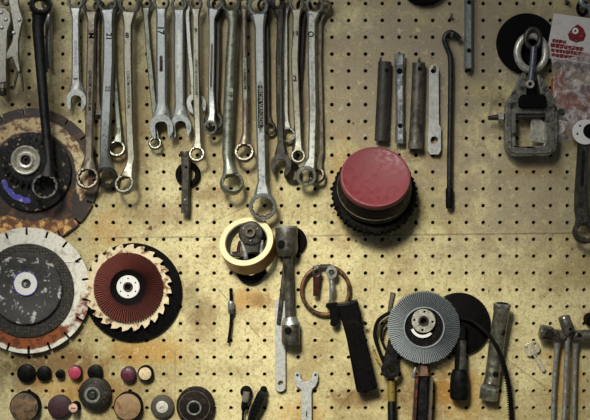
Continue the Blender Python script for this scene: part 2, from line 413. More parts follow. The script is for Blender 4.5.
    for i in range(-8, 44):
        for j in range(-7, 33):
            cx, cy = (x0+i*hx-295)*S, (210-(y0+j*hy))*S; a, b = hx*S/2, hy*S/2
            ang = [pi/4 + 2*pi*k/N for k in range(N)]
            rim = [bm.verts.new((cx+r*S*cos(t), 0, cy+r*S*sin(t))) for t in ang]
            deep = [bm.verts.new((cx+r*S*cos(t), .009, cy+r*S*sin(t))) for t in ang]
            cor = [bm.verts.new((cx+sx*a, 0, cy+sz*b)) for sx, sz in ((1,1),(-1,1),(-1,-1),(1,-1))]
            for q in range(4):
                seg = [rim[(q*3+k) % N] for k in range(4)]
                bm.faces.new([cor[q], cor[(q+1) % 4]] + seg[::-1])
            for k in range(N): bm.faces.new((rim[k], rim[(k+1)%N], deep[(k+1)%N], deep[k]))
            f = bm.faces.new(deep); f.material_index = 1
    bmesh.ops.remove_doubles(bm, verts=bm.verts[:], dist=1e-5)
    bmesh.ops.recalc_face_normals(bm, faces=bm.faces[:])
    up = next(f for f in bm.faces if f.material_index == 0 and abs(f.normal.y) > .9 and abs(f.calc_center_median().y) < 1e-6)
    if up.normal.y > 0: bmesh.ops.reverse_faces(bm, faces=bm.faces[:])
    # board thickness: edge skirt
    me = bpy.data.meshes.new('wall_back'); bm.to_mesh(me); bm.free()
    me.materials.append(nb.m); me.materials.append(hd)
    o = bpy.data.objects.new('wall_back', me); C.objects.link(o); o['kind'] = 'structure'; o['label'] = 'stained tan pegboard wall with rows of small holes'
board()
# ================================================================== WRENCHES ALONG THE TOP
# locking pliers at the left edge
t = T('locking_pliers', 'riveted grey locking pliers hanging at the far left of the top edge', 'pliers', 12, 45, 12)
t.add('fixed_handle', plate(NEW(), [(-6,6),(6,8),(11,14),(12,22),(8,34),(7,60),(7,83),(-2,84),(-2,60),(-6,40)], 9, 15), 'cream', bev=1)
t.add('lever_handle', plate(NEW(), [(9,-6),(19,-6),(21,8),(25,20),(22,32),(20,45),(20,60),(22,72),(20,74),(14,58),(7.5,61),(8,54),(14,42),(15,30),(13,16)], 14, 19), 'cream', bev=.8)
t.add('release_lever', sweep(NEW(), smooth([(18,52,13,3,3),(18.5,66,13,2.4,3),(16,80,13,2.2,3),(13.5,90,13,2,2)]), 'rect'), 'dark')
t.add('release_lever', sweep(NEW(), smooth([(20,66,15,3,2.5),(22.5,78,15,2.6,2.5),(24,92,15,1.6,2)]), 'rect'), 'dark')
sc_ = t.add('adjusting_screw', sweep(NEW(), [(3,82,12,5,5),(3,89,12,4,4)], 'round'), 'chrome')
t.add('screw_knob', sweep(NEW(), [(3,88,12,5.5,5.5),(3,89.5,12,7.5,7.5),(3,94,12,7.5,7.5),(3,96,12,5,5)], 'round'), 'dark', sc_)
for x, y, z in [(2,13,15),(6.5,20,15),(2.5,28,15),(21,21,19),(15.5,34,19)]:
    t.add('rivet', cyl(NEW(), x, y, 2.0, z-.5, z+1.0, .5, 16), 'chrome')
t.add('toggle_link', tube(NEW(), 6, 1, 5, 2.6, 10, 16, .6, 20), 'dark')

t = wrench('large black offset ring wrench hanging over the rusty saw disc', 'black', 24, ('ring',41,6,11,6.5,2,(-.4,.4,24)), ('ring',46,187,13,9.6,3,(.2,-.4,12)),
       [(38.5,24,12),(41,70,10.5),(45,120,9.5),(49.5,160,9)], h=7, shape='round')
wrench('slim grey wrench half hidden behind the large black ring wrench', 'satin', 9, ('ring',47,4,6,3.6,0), None, [(48,18,5.5),(48,40,5.5),(47.8,58,6,0),(47.8,66,7,0),(47.8,69,3.5,0)], name='flat_wrench')
wrench('short clean chrome combination wrench left of the brown worn one', 'chrome', 10, ('ring',75.5,2,8.2,5.6,0), ('open',76.5,101,11,92,0), [(75.8,14,7.6),(76,45,8),(76.2,84,9)], name='combination_wrench',
       groove=(76,40,76.1,66,2.6,'satin'), stamps=[('5',75.8,79,4,90)])
wrench('brownish worn ring wrench with stamped lettering, lower ring over the rusty disc', 'worn', 15, ('ring',91,5,9,6,-1,(0,-.6,15)), ('ring',88,178,11,8.2,1,(.1,-1,10)), [(91.5,20,8.2),(90.7,70,8.4),(89.5,120,8.2),(88.8,158,8)],
       stamps=[('M',91.4,36,5.5,90)], groove=(90.9,62,89.9,120,4.0,'worn','CHROM VANADIUM','ink'))
wrench('thin spanner, open jaw showing between the brown worn wrench and the thick grey one', 'worn', 6, ('ring',99,6,6,3.8,0), ('open',98.5,119,8.5,100,0), [(98,20,4.5),(97.5,60,4.5),(98,98,4.5)], h=3.5, name='open_end_wrench')
wrench('thick grey offset ring wrench with a forked top and a dark lower ring', 'satin', 15, ('ring',107.5,2,10.6,7.4,0,(0,-1,18)), ('ring',106,177,10.5,7.6,-4,(-.1,1,24)), [(108.5,21,10.4),(108.6,60,11),(106.5,110,11),(104.5,152,9.6)], h=6.5, headmat='dark',  # lower ring faces away; its shade is put in as a darker material
       stamps=[('21',109.3,37,5.5,90)], groove=(108.3,83,107.9,95.5,5.6,'satin','22','ink'))
wrench('slender wrench with small ring between the thick grey wrench and pale speckled one', 'greenst', 6, ('ring',113,8,6.5,4.2,0), ('ring',117.3,149,8.6,6.0,2,(.1,-1,16)), [(112.5,24,4.4),(113.5,60,4.4),(117,105,4.8),(119.5,132,5.4)], h=4, name='ring_wrench')
wrench('pale speckled offset ring wrench whose lower ring swings towards the left', 'cream', 17, ('ring',129.5,4,11,7.6,0,(.1,-1,18)), ('ring',125.8,184.5,9.6,7.2,3,(-.4,-.7,22)), [(128.3,22,8.6),(128,60,8.8),(129.5,120,8.2),(131.5,158,8.0)], h=6.5,
       stamps=[('8',127.6,36,5.5,0)], groove=(128.2,64,129.4,116,3.8,'cream','CHROM VANADIUM','dark'))
wrench('slim slanting wrench with a small ring showing through an open jaw', 'greenst', 7, ('ring',146,3,6.6,4,0), ('ring',155.5,143.5,6.4,4.2,2,(.2,-1,14)), [(146,16,5.2),(149.5,60,5.6),(154,104,5.6),(156.5,126,5.4)], h=4)
wrench('bluish chrome combination wrench over the slim slanting one, open jaw down', 'satin', 16, ('ring',161.3,2.5,8.4,6.0,0), ('open',161.5,128,12.8,86,0), [(161.3,15,10),(161.5,60,10.6),(161.6,108,10)], h=5, name='combination_wrench',
       stamps=[('17',161,30.5,6.5,90)], groove=(161.4,56,161.5,72,3.2,'dark','CHROME','ink'))
wrench('smooth flat chrome combination wrench right of the bluish one, open jaw down', 'satin', 10, ('ring',179.2,4,8.2,5.8,0), ('open',180.8,127,11.6,84,0), [(179.2,16,10.6),(179,60,11),(179.8,108,10)], h=5, name='combination_wrench', groove=(179.2,30,179.2,78,3.6,'chrome'))
wrench('narrow pale ring wrench hanging across a bright open jaw, small ring below', 'cream', 16, ('ring',195.8,4,7,4.6,0,(0,-1,12)), ('ring',197,154.5,7.6,5.6,2,(.1,-1,14)), [(196,18,6.4),(196.2,60,6.8),(197,110,6.8),(198,140,6.4)], h=5,
       stamps=[('9',196,31,5,0)], groove=(196.1,57,196.8,98,3.6,'cream','CHROM VANADIUM','dark'))
wrench('spanner mostly hidden behind the narrow pale ring wrench, bright open jaw showing', 'chrome', 6, ('ring',187,2,6,4,0), ('open',196.5,104,10.5,75,0), [(187.5,16,4.5),(189.5,50,4.5),(193,84,5.5)], h=3.6, name='open_end_wrench')
wrench('chrome ring wrench ending in a small ring in front of a dark one', 'satin', 17, ('ring',215,3,8.5,5.6,0,(-.3,-.8,16)), ('ring',210.8,127.5,6.5,4.7,3,(.2,1,10)), [(212.6,16,6.4),(212,50,6.2),(211.2,90,6.2),(212.3,112,7)], h=5, groove=(212.2,44,211.2,88,2.2,'dark'))
wrench('dark ring wrench directly behind the chrome one with the small lower ring', 'dark', 8, ('ring',219,5,7.5,4.8,0), ('ring',214,121,9.5,5.4,0), [(217.8,20,5.4),(217.5,60,5.6),(216,100,6)], h=4.5)
wrench('greenish round-shanked offset ring wrench left of the thin one', 'greenst', 15, ('ring',231,3,10.4,7,0,(.1,-1,18)), ('ring',232,183.5,11,8.2,4,(.3,-.6,24)), [(232.6,20,9.2),(230.8,60,10.8),(228.6,110,10.8),(227,155,10)], h=8, shape='round',
       groove=(231.2,88,230.6,101,4.8,'greenst','19','ink'))
wrench('thin round-shanked ring wrench between the greenish wrench and the big combination wrench', 'worn', 13, ('ring',244.4,4,6.6,4,0), ('ring',244.5,152.5,9.8,6.8,3,(-.1,-1,16)), [(244.5,18,5.4),(244.6,60,6.4),(245.6,110,6.4),(245.2,138,6.2)], h=5.5, shape='round',
       groove=(244.7,58,245.4,101,3.6,'greenst','VANADIUM','ink'))
wrench('longest wrench, grey combination type with a black lettering panel and big lower ring', 'satin', 17, ('ring',258,6,11.2,7.2,0,(-.1,-1,14)), ('ring',262.8,206.5,12.8,10,2,(.3,1,14)), [(259.4,26,10.4),(259.8,60,10.4),(260.8,120,9.6),(262.2,180,9.2)], h=6, name='combination_wrench',
       groove=(260.2,85,260.9,129,5.2,'ink','CHROM VANADIUM','greenst'))
wrench('dark thin wrench just behind the longest wrench, on its right side', 'dark', 7, ('ring',264,5,7,4.4,0), ('ring',269,128,6.6,4.2,0), [(266.5,20,5),(267,60,5),(267.5,110,5)], h=4)
wrench('dark edge-on spanner with a bright edge and wide dark open jaw at the bottom', 'dark', 13, ('ring',277.5,3,8,5,2,(-.9,-.3,35)), ('open',281,165,11.2,98,0), [(280.4,18,6.4),(279,60,6.6),(279.5,110,6.6),(281,146,7)], h=7, name='open_end_wrench', groove=(278.8,36,278.5,124,2.8,'black','CHROME VANADIUM','worn'))
wrench('slim bright wrench behind the edge-on spanner, ring beside the pale wrench', 'chrome', 5, ('ring',286,4,5.6,3.6,0), ('ring',287.8,135,7.4,5.4,1), [(285.6,18,4),(285.8,60,4),(286,112,4.4)], h=3.6)
wrench('pale nickel ring wrench slanting over a dark one, small ring at the bottom', 'cream', 17, ('ring',296.6,4,7.8,5.2,0,(0,-1,14)), ('ring',298,156.5,7.0,5.0,2,(0,-1,12)), [(296.4,18,7.4),(294.6,60,7.6),(296.5,105,7.4),(298.3,140,7.0)], h=5,
       stamps=[('13',295.2,34,4.5,0),('2',294.9,79,6,0)])
wrench('black wrench slanting behind the pale nickel one, dark ring under the open jaw', 'black', 6, ('ring',304,6,8,5,0), ('ring',293,174,8.4,5.6,-1), [(302.6,22,6),(300.8,60,5.6),(297,115,5),(294.5,150,5)], h=4.5)
wrench('light grey offset ring wrench nearest the right end of the wrench row', 'chrome', 16, ('ring',314.6,5,9.4,6.4,0,(-.1,-1,16)), ('ring',306.2,176,9.6,6.8,4,(.3,.7,18)), [(312,20,8.4),(311.8,60,8.4),(312.8,110,7.8),(312.6,155,7.4)], h=6,
       stamps=[('O',310.8,35,6,0)], groove=(311.9,60,312.6,106,2.2,'satin'))
wrench('thin brownish wrench tucked behind the last grey wrench at the right end', 'worn', 7, ('ring',324,7,8,5.2,0,(.5,-.4,20)), ('ring',317,175.5,8,5.4,1,(-.4,-.5,20)), [(319.6,24,4.4),(319.6,60,4.2),(321,110,4.2),(321.4,152,5)], h=5)

# ================================================================== DISCS ON THE LEFT
def loc_px(nb, ax, ay, k=1.0):
    sp = nb.n('ShaderNodeSeparateXYZ'); nb.put(sp.inputs[0], nb.coords(False))
    return nb.math('ADD', nb.math('DIVIDE', sp.outputs[0], S*k), float(ax)), nb.math('SUBTRACT', float(ay), nb.math('DIVIDE', sp.outputs[2], S*k))
def disc_mat(name, ax, ay, base, base2, patches, scale=60, rough=.55):
    """base paint with chips, and patches of rust / bare primer: (r0, r1, (half planes a*dx+b*dy>c ...), colour a, colour b)"""
    nb = NB(name); v = nb.coords(False); X, Y = loc_px(nb, 0, 0)
    c = nb.mix(nb.step(nb.noise(v, scale, 6, .7, .4), .52, .66), base, base2)
    c = nb.mix(nb.step(nb.noise(v, scale*4, 4, .7), .45, .75, 0, .35), c, srgb(70,58,44))
    rr = nb.math('SQRT', nb.math('ADD', nb.math('MULTIPLY', X, X), nb.math('MULTIPLY', Y, Y)))
    wob = nb.math('MULTIPLY', nb.math('SUBTRACT', nb.noise(v, 45, 5, .65), .5), 18.0)
    fl = nb.noise(v, 85, 5, .7, .6)
    for r0, r1, hps, ca, cb in patches:
        rw = nb.math('ADD', rr, nb.math('MULTIPLY', wob, .35))
        f = nb.math('MULTIPLY', nb.step(rw, r0-1, r0+1), nb.step(rw, r1+1, r1-1))
        for a, b, cc in hps:
            u = nb.math('ADD', nb.math('ADD', nb.math('MULTIPLY', X, a), nb.math('MULTIPLY', Y, b)), wob)
            f = nb.math('MULTIPLY', f, nb.step(u, cc-2, cc+2))
        c = nb.mix(f, c, nb.mix(nb.step(fl, .45, .6), ca, cb))
    nb.put(nb.b.inputs['Base Color'], c); nb.b.inputs['Roughness'].default_value = rough
    nb.bump(fl, .5, .001)
    return nb.m
def slotted(cx, cy, r, n, a0, w, dep, step=5):
    out = []
    for i in range(n):
        a = a0 + 360*i/n; da = math.degrees(w/2/r); dd = math.degrees(w/2/(r-dep))
        hole = [(cx+(r-dep)*cos(R(a-dd))-0, cy+(r-dep)*sin(R(a-dd))), (cx+(r-dep-1)*cos(R(a)), cy+(r-dep-1)*sin(R(a))), (cx+(r-dep)*cos(R(a+dd)), cy+(r-dep)*sin(R(a+dd)))]
        out += [(cx+r*cos(R(a-da)), cy+r*sin(R(a-da)))] + hole + [(cx+r*cos(R(a+da)), cy+r*sin(R(a+da)))]
        for k in range(1, step): 
            q = a+da+(360/n-2*da)*k/step; out.append((cx+r*cos(R(q)), cy+r*sin(R(q))))
    return out
DG = 'cutting and grinding discs hung on the left of the pegboard'
cx, cy = 31, 176
t = T('rusty_cutting_disc', 'large rusty brown segmented cutting disc at the left edge behind a black grinding disc', 'cutting disc', cx, cy, 3, DG)
t.add('blade', plate(NEW(), slotted(cx, cy, 68, 18, 4, 2.2, 6), 1.5, 4, [circ(cx, cy, 6)]),
      disc_mat('flaking_rust_blade', cx, cy, srgb(40,25,14), srgb(112,62,26), [(46,57,[(.8,-.5,30)],srgb(204,186,140),srgb(110,70,34)),(44,58,[(-.5,-.9,34)],srgb(192,166,118),srgb(84,50,26)),(45,66,[(-.05,1,42)],srgb(96,52,22),srgb(214,168,98))], 62, .55), bev=.3)
t.add('backing', cyl(NEW(), cx, cy, 66, .3, 1.3, .2, 64), 'dark')  # added dark disc, stands in for the shade seen through the slots
t.add('printed_band', plate(NEW(), arcband(cx, cy, 38, 43, 250, 292), 4, 4.2), 'redprint', label='dull red printed band')
t = T('grinding_disc', 'black chipped grinding disc with blue print on the rusty cutting disc', 'grinding disc', 32, 172, 7, DG)
t.add('abrasive_body', lathe(NEW(), 32, 172, [(8,4.6),(38,4.6),(39.5,6),(39,8.5),(30,10.2),(8,10.2)], 110, None, lambda k,i: 1+.010*mnoise.noise((k*.6,i,3))), 'cup')
t.add('blue_print', plate(NEW(), [(32+r*cos(R(a)), 172+r*sin(R(a))) for r, a in [(31,92),(32,100),(31.2,112),(32.4,124),(31.4,138),(32,150),(30.6,163),(27,165),(26,155),(27.6,146),(25.6,136),(27.4,124),(25.2,116),(26.4,106),(25.6,96),(28,90)]], 9.4, 10.7), 'blue', label='worn blue printed band')
t = T('wire_cup', 'small black toothed cup wheel with a pale metal flange over the grinding disc', 'cup wheel', 28, 162, 13, DG)
def ruff(k, i): return 1 + (.10 if k % 4 < 2 else -.05) * (1 if i in (1,2) else .25)
t.add('toothed_rim', lathe(NEW(), 28, 162, [(9,10.6),(23,10.8),(23.5,15),(19,17.5),(9,16.5)], 96, None, ruff), 'cup')
fl = t.add('metal_flange', lathe(NEW(), 27.2, 160.5, [(5,15),(14.2,15),(14.8,16),(14.6,19.8),(13.4,20.6),(12,20.2),(9.4,17),(8.6,17),(8.2,19.4),(7,20),(5.2,19.6),(4.6,16.4)], 48), 'galv', label='pale metal flange with nested rings')
t.add('spindle_nut', tube(NEW(), 28, 160.5, 3.8, 2.0, 15.6, 19.0, .5, 16), 'dark', fl)

cx, cy = 27.5, 290.5
t = T('diamond_cutting_disc', 'large white-painted slotted cutting disc with an orange rust patch on its lower edge', 'cutting disc', cx, cy, 9, DG)
t.add('blade', plate(NEW(), slotted(cx, cy, 63, 18, 9, 2.3, 7), 6.6, 8.8, [circ(cx, cy, 8)]),
      disc_mat('white_paint_orange_rust', cx, cy, srgb(216,213,198), srgb(172,166,150), [(44,58.5,[(0,1,33),(-.8,-.3,-46)],srgb(134,68,20),srgb(80,38,13)),(50,66,[(1,.2,53),(.1,-1,-26),(0,1,5)],srgb(112,52,30),srgb(196,186,170))], 50, .5), bev=.3)
t.add('backing', cyl(NEW(), cx, cy, 61.5, 5.4, 6.4, .2, 64), 'rubber')  # added black disc so the blade slots read as shaded gaps
t = T('fibre_backed_disc', 'dark woven fibre disc lying on the white-painted cutting disc', 'fibre disc', cx, cy, 10, DG)
bm = cyl(NEW(), cx-.5, cy, 47, 9.2, 10.8, .4, 72)
t.add('fibre_body', bm, 'weave')
bm = NEW()
for k in range(-15, 16):
    q = k*3.0; L = math.sqrt(max(0, 46**2-q*q))
    for a in (0, 1):
        p0, p1 = ((cx+q, cy-L, 10.9), (cx+q, cy+L, 10.9)) if a else ((cx-L, cy+q, 10.9), (cx+L, cy+q, 10.9))
        sweep(bm, [p0+(.9, .35), p1+(.9, .35)], 'box')
t.add('woven_mesh', bm, 'weave')
t = T('grinding_disc', 'dark grey paint-flecked grinding disc with a white centre label', 'grinding disc', cx-1, cy-2, 13, DG)
t.add('abrasive_body', lathe(NEW(), cx-1.5, cy-2, [(6,11.3),(35.4,11.3),(36.2,12.2),(36,14),(35,14.8),(22,14.2),(20,13.4),(6,13.4)], 72), 'grind')
lb = t.add('centre_label', plate(NEW(), circ(cx-1.5, cy-7, 12, 40), 14.0, 14.8, [circ(cx-1, cy-7, 3.4, 20)]), 'white', label='white round centre label')
t.add('label_edge', tube(NEW(), cx-1.5, cy-7, 12.4, 11.4, 13.9, 14.9, .1, 48), 'blue', lb)
t.add('bore_ring', tube(NEW(), cx-1, cy-7, 4.8, 3.4, 13.6, 15.1, .3, 24), 'dark')

cx, cy = 128, 287.5
solo('rubber_backing_disc', 'plain black rubber disc behind the cream saw blade', 'backing disc', 132.5, 292, 4, cyl(NEW(), 132.8, 292.2, 49.2, .8, 5, 1.5, 80), 'rubber', group=DG)
def saw(cx, cy, ro, ri, n, a0):
    out = []
    for i in range(n):
        a = a0+360*i/n; w = 360/n
        for da, r in ((0, ri+1), (w*.10, ri-.6), (w*.24, ri+.2), (w*.44, ri+2.4), (w*.74, ro-.9), (w*.97, ro)):
            out.append((cx+r*cos(R(a+da)), cy+r*sin(R(a+da))))
    return out
t = T('circular_saw_blade', 'cream chipped-paint circular saw blade with hooked teeth', 'saw blade', cx, cy, 9, DG)
t.add('blade', plate(NEW(), saw(cx, cy, 44.2, 39.8, 24, 8), 8.2, 10.2, [circ(cx, cy, 8)]), 'sawpaint', bev=.25)
t = T('flap_disc', 'round red-brown flap sanding disc with a white hub on the cream saw blade', 'flap disc', cx, cy, 14, DG)
def flaps(bm, cx, cy, ro, ri, n, z0, z1, lift, jit=0.0, fillf=.80):
    for k in range(n):
        a = 2*pi*k/n; b = a + 2*pi/n*fillf; j = random.uniform(-jit, jit); j2 = random.uniform(-jit, jit)*.4
        zs = (z1+lift+j2, z1+j2)
        P = [(r, q, z) for z in (0, 1) for q in (0, 1) for r in (0, 1)]
        v = {}
        for r in (0, 1):
            for q in (0, 1):
                for z in (0, 1):
                    rad = (ri, ro+j)[r]; an = (a, b)[q]; zz = z0 if z == 0 else zs[q] - (.8 if r else 0)
                    v[r,q,z] = bm.verts.new((cx+rad*cos(an), cy+rad*sin(an), zz))
        for f in [((0,0,1),(1,0,1),(1,1,1),(0,1,1)), ((0,0,0),(0,1,0),(1,1,0),(1,0,0)), ((0,0,0),(1,0,0),(1,0,1),(0,0,1)), ((0,1,0),(0,1,1),(1,1,1),(1,1,0)), ((1,0,0),(1,1,0),(1,1,1),(1,0,1)), ((0,0,0),(0,0,1),(0,1,1),(0,1,0))]:
            bm.faces.new([v[q] for q in f])
    return bm
t.add('abrasive_flaps', flaps(NEW(), cx, cy, 34.8, 18, 80, 10.6, 14, 1.8, .25), 'flap', ang=20)
t.add('backing_plate', lathe(NEW(), cx, cy, [(4,10.4),(33.2,10.4),(33.2,11),(20,11.2),(20,13.6),(18.6,14.6),(12,11.8),(4,11.8)], 56), 'rubber')
h = t.add('hub', tube(NEW(), cx, cy-.5, 11.6, 4.6, 11.8, 14.0, .5, 40), 'white', label='white round hub')
t.add('bore_nut', tube(NEW(), cx, cy-.5, 4.9, 3.0, 11.2, 15, .4, 18), 'dark', h)
for k in range(6):
    a = pi/6+k*pi/3; t.add('pin_hole', cyl(NEW(), cx+8.6*cos(a), cy-.5+8.6*sin(a), .8, 13.8, 14.15, .1, 10), 'ink', h)
# ================================================================== PEG HOOKS
PG = 'steel peg hooks stuck in the board holes'
def peg(label, x, y, z1=9, r=1.3, m='cream', up=2.5):
    bm = sweep(NEW(), smooth([(x, y, -3, 2*r, 2*r), (x, y, z1-3, 2*r, 2*r), (x, y-.6, z1-1, 2*r, 2*r), (x, y-up, z1, 2*r, 2*r)], 4), 'round')
    solo('peg_hook', label, 'hook', x, y, 3, bm, m, group=PG)

# ================================================================== MIDDLE OF THE BOARD
solo('rubber_washer', 'round black rubber washer behind the hanging dark pin under the wrenches', 'washer', 188, 174.5, 3, tube(NEW(), 188, 174.5, 12.6, 7.0, 1, 5, 1.2, 48), 'rubber')
t = T('drive_pin', 'dark greasy steel pin with a flanged top hanging in front of a rubber washer', 'pin', 186, 182, 9)
t.add('pin_shaft', sweep(NEW(), [(185.6,154,9.5,9,8),(186,165,9.5,9.4,8),(186.2,176,9.5,8.4,7.5),(185.6,190,9.5,8,7),(185.4,205,9.5,8.2,7),(185.2,213.5,9.5,8,7)], 'rect'), 'dark')
t.add('flange', sweep(NEW(), [(185.4,151.5,9.5,10.5,9),(185.4,153,9.5,11.5,10),(185.5,157,9.5,10,9)], 'round'), 'dark')
t.add('cross_hole', cyl(NEW(), 186.6, 167.2, 1.5, 13, 13.9, .2, 14), 'ink'); t.add('set_screw', cyl(NEW(), 185.6, 200.2, 1.5, 12.6, 13.8, .3, 14), 'worn')

# red-capped brush
tl = tilt(-.04, -1, 29); tr_ = tilt(-.04, -1, 15)
t = T('cup_brush', 'round black brush with a faded red cap hanging below the dark tubes', 'brush', 375, 191, 18)
bx, by = 374.4, 203.0
t.add('bristle_ring', lathe(NEW(), bx, 198.5, [(20,12.4),(39,12.4),(41.8,14),(42.6,18),(41.4,23),(38,25),(20,25)], 120, tr_, lambda k,i: 1+(.035*mnoise.noise((k*.45,i*.7,2))+.02*(1 if (k*7)%5<2 else -1))*(1 if i in (1,2,3,4,5) else 0)), 'felt')
t.add('cup_body', lathe(NEW(), bx, by, [(20,24),(37.0,24),(37.2,29),(35.4,42),(34,48),(20,48)], 72, tl), 'plastic', label='smooth black cup wall')
t.add('wire_band', tube(NEW(), bx, by, 37.3, 36.4, 31.0, 31.8, .2, 72, tl), 'worn', label='thin pale wire band')
t.add('cap', lathe(NEW(), bx, by, [(20,46.5),(34.0,46.5),(34.4,48),(34.4,52),(33.6,53.6),(32,53.8),(31.0,53.1),(2.5,53.1),(2,52.6),(.1,52.6)], 72, tl), 'red', label='faded red plastic cap')

# tubes hung in a row
TG = 'tube spanners and bars hung in a row right of the wrenches'
t = T('steel_tube', 'plain dark brown tube, leftmost of the four pieces hung in a row', 'tube', 383, 100, 7, TG)
b = t.add('tube_body', sweep(NEW(), [(384.8,62,7,13.4,12),(384.2,80,7,13.6,12),(382.4,120,7,14,12),(381.6,141,7,14.2,12)], 'round'), mat('brown_black_tube', srgb(46,42,35), .2, .6, srgb(28,24,18), 60, .45, .65, .3, .4))
t.add('cross_hole', cyl(NEW(), 386, 71, 1.9, 12, 13.3, .2, 14), 'ink')
t = T('tube_spanner', 'shiny tube spanner with two holes and faceted ends beside the dark brown tube', 'tube spanner', 400, 100, 7, TG)
t.add('tube_body', sweep(NEW(), [(399.4,54,7,11,11),(399.4,66,7,11,11),(399.6,67.5,7,9.6,9.6),(399.8,125,7,8.8,9),(399.8,127,7,10,10),(399.8,143.5,7,10.2,10.2)], 'hexbar'), mat('bright_tube', srgb(176,180,180), .75, .3, srgb(60,56,48), 50, .55, .72, .15, .15), ang=20)
t.add('cross_hole', cyl(NEW(), 399, 71.5, 2.8, 10.5, 12.6, .2, 16), 'ink'); t.add('cross_hole', cyl(NEW(), 399.6, 126, 2.3, 10.2, 12.4, .2, 16), 'ink')
t = T('steel_tube', 'mottled grey tube between the shiny tube spanner and the flat bar', 'tube', 417, 100, 7, TG)
t.add('tube_body', sweep(NEW(), [(418.8,63,7,13,12),(418,90,7,13.2,12),(416.6,125,7,14,12.5),(415.8,141,7,14.6,13),(415.6,144,7,15.6,14),(415.5,149,7,15.6,14)], 'round'), mat('mottled_tube', srgb(88,84,74), .4, .5, srgb(40,35,28), 50, .45, .64, .3, .4))
t.add('cross_hole', cyl(NEW(), 419, 69.5, 2.2, 12, 13.3, .2, 14), 'ink')
bar = [(428,128),(428.6,124),(429,70)] + [(433.7+4.8*cos(R(a)), 69.6+4.8*sin(R(a))) for a in range(180, 361, 15)] + [(438.8,124),(440.8,128),(440.8,150),(438.5,154.5),(430,154.5),(427.2,150)]
t = T('pin_spanner', 'flat pale grey bar with a round hole at each end beside the black hooked rod', 'bar', 434, 110, 6, TG)
t.add('bar_body', plate(NEW(), bar, 4.5, 7.5, [circ(433.4, 71, 2.7), circ(434.2, 140.3, 3.9)]), 'bright', bev=.5)
t = T('hooked_rod', 'long black rod with a bent hook at its top and a sleeve at its foot', 'rod', 449, 120, 7)
t.add('rod', sweep(NEW(), smooth([(460,39.5,7,5.4,5.4),(456.5,35.5,7,5.4,5.4),(451,32.4,7,5.4,5.4),(446,35,7,5.4,5.4),(444.6,41,7,5.4,5.4),(448,50,7,5.4,5.4),(450.6,62,7,5.4,5.4),(450.4,110,7,5.4,5.4),(449.6,160,7,5.4,5.4),(449.4,190,7,5.4,5.4)]), 'round'), mat('black_rod', srgb(30,30,30), .3, .38, None, 60, var=.2))
t.add('sleeve', sweep(NEW(), [(449.4,188,7,7,7),(449.4,190,7,7.6,7.6),(449.3,206,7,7.4,7.4),(449.3,208.5,7,6.4,6.4)], 'round'), 'plastic')
t = T('tube_spanner', 'slim grey tube with two dark holes hanging from the top edge', 'tube spanner', 468, 30, 7)
t.add('tube_body', sweep(NEW(), [(468.4,-25,7,8.6,9),(468.2,53,7,8.4,9),(468.2,56,7,9,9.6),(468.1,68,7,9,9.6),(468.1,69,7,8,8.6)], 'hexbar'), 'satin', ang=20)
t.add('end_plug', sweep(NEW(), [(468.1,68,7,5.6,5.6),(468.1,71.5,7,5,5)], 'round'), 'ink')
t.add('cross_hole', cyl(NEW(), 468.4, 3, 2.2, 10.6, 11.9, .2, 16), 'ink'); t.add('cross_hole', cyl(NEW(), 468.2, 51, 2.2, 10.6, 11.9, .2, 16), 'ink')
solo('rubber_disc', 'black round disc cut off by the top edge above the tubes', 'disc', 424.5, -21, 5, lathe(NEW(), 424.5, -20, [(2,1),(24,1),(25.6,3),(25.4,7),(23.6,8.4),(22,6.5),(2,6.5)], 64), 'rubber')
for lab, x, y, z in [('peg at the top of the dark brown tube', 380.2, 60.5, 8), ('peg at the top of the mottled grey tube', 418.8, 60.6, 8), ('peg in the upper hole of the flat pale bar', 433.4, 69.2, 10), ('peg under the bend of the hooked rod', 451, 36.5, 11), ('peg above the hooked rod with a pale tip', 451, 17, 8)]:
    peg('pale steel '+lab, x, y, z)

# ---------------- clamp corner at the upper right
solo('rubber_disc', 'large black rubber disc behind the grey clamp at the upper right', 'disc', 526.5, 43, 4, lathe(NEW(), 526.5, 43.5, [(3,1),(29,1),(30.2,2.5),(30.2,5),(29,6.4),(3,6)], 72), 'rubber')
t = T('vise_clamp', 'grey clamp with a square frame and pale ring handle before a black disc', 'clamp', 531, 95, 14)
rr = [(505.5,106),(508,103),(513,102.5),(546,102.5),(552,104),(555.5,107),(556.5,118),(556.5,142),(554,151),(548,156),(513,156.5),(507,153),(504.5,146),(504.5,120)]
ri_ = [(515,114),(543,114),(545,116),(545,141),(542.5,146),(518,147),(514.5,144)]
t.add('square_frame', plate(NEW(), rr, 8, 19, [ri_]), 'clampmt', bev=1.4)
t.add('frame_rail', sweep(NEW(), smooth([(508,106,19.2,4,2),(508.5,140,19.2,4,2),(511,151,19.2,4,2),(530,152.5,19.2,4,2),(548,151,19.2,4,2),(551.5,142,19.2,4,2),(551.5,110,19.2,4,2)],4), 'rect'), 'clampmt')
for pts in ([(521.5,73),(525,73),(526,96),(518,107),(505.5,110),(507,103)], [(536,75),(538.5,74),(553,98),(555,107),(545,106),(540,96)]):
    t.add('clamp_arm', plate(NEW(), pts, 10, 18), 'clampmt', bev=.8)
t.add('gap_shade', plate(NEW(), [(524,80),(538,80),(547,106),(518,106)], 8.2, 10.4), 'black')  # added black plate, stands in for the dark gap between the arms
t.add('jaw_block', plate(NEW(), [(517.5,99),(520,95.6),(541,95.4),(544,98),(544.5,108),(541,109),(519,108.6),(517,107)], 17, 25), 'rubber', bev=1.2)
t.add('cross_bar', sweep(NEW(), [(511,116.5,14,4,6),(548,115.5,14,4,6)], 'rect'), 'dark')
rg = t.add('ring_handle', torus(NEW(), 532, 52.5, 14.2, 17.2, 3.8, 12, 56, 12, 3.4), 'galv', label='thick pale oval ring handle')
t.add('shackle', torus(NEW(), 532.5, 39, 7.2, 9.5, 2.6, 16, 40, 10, 2.6), 'dark')
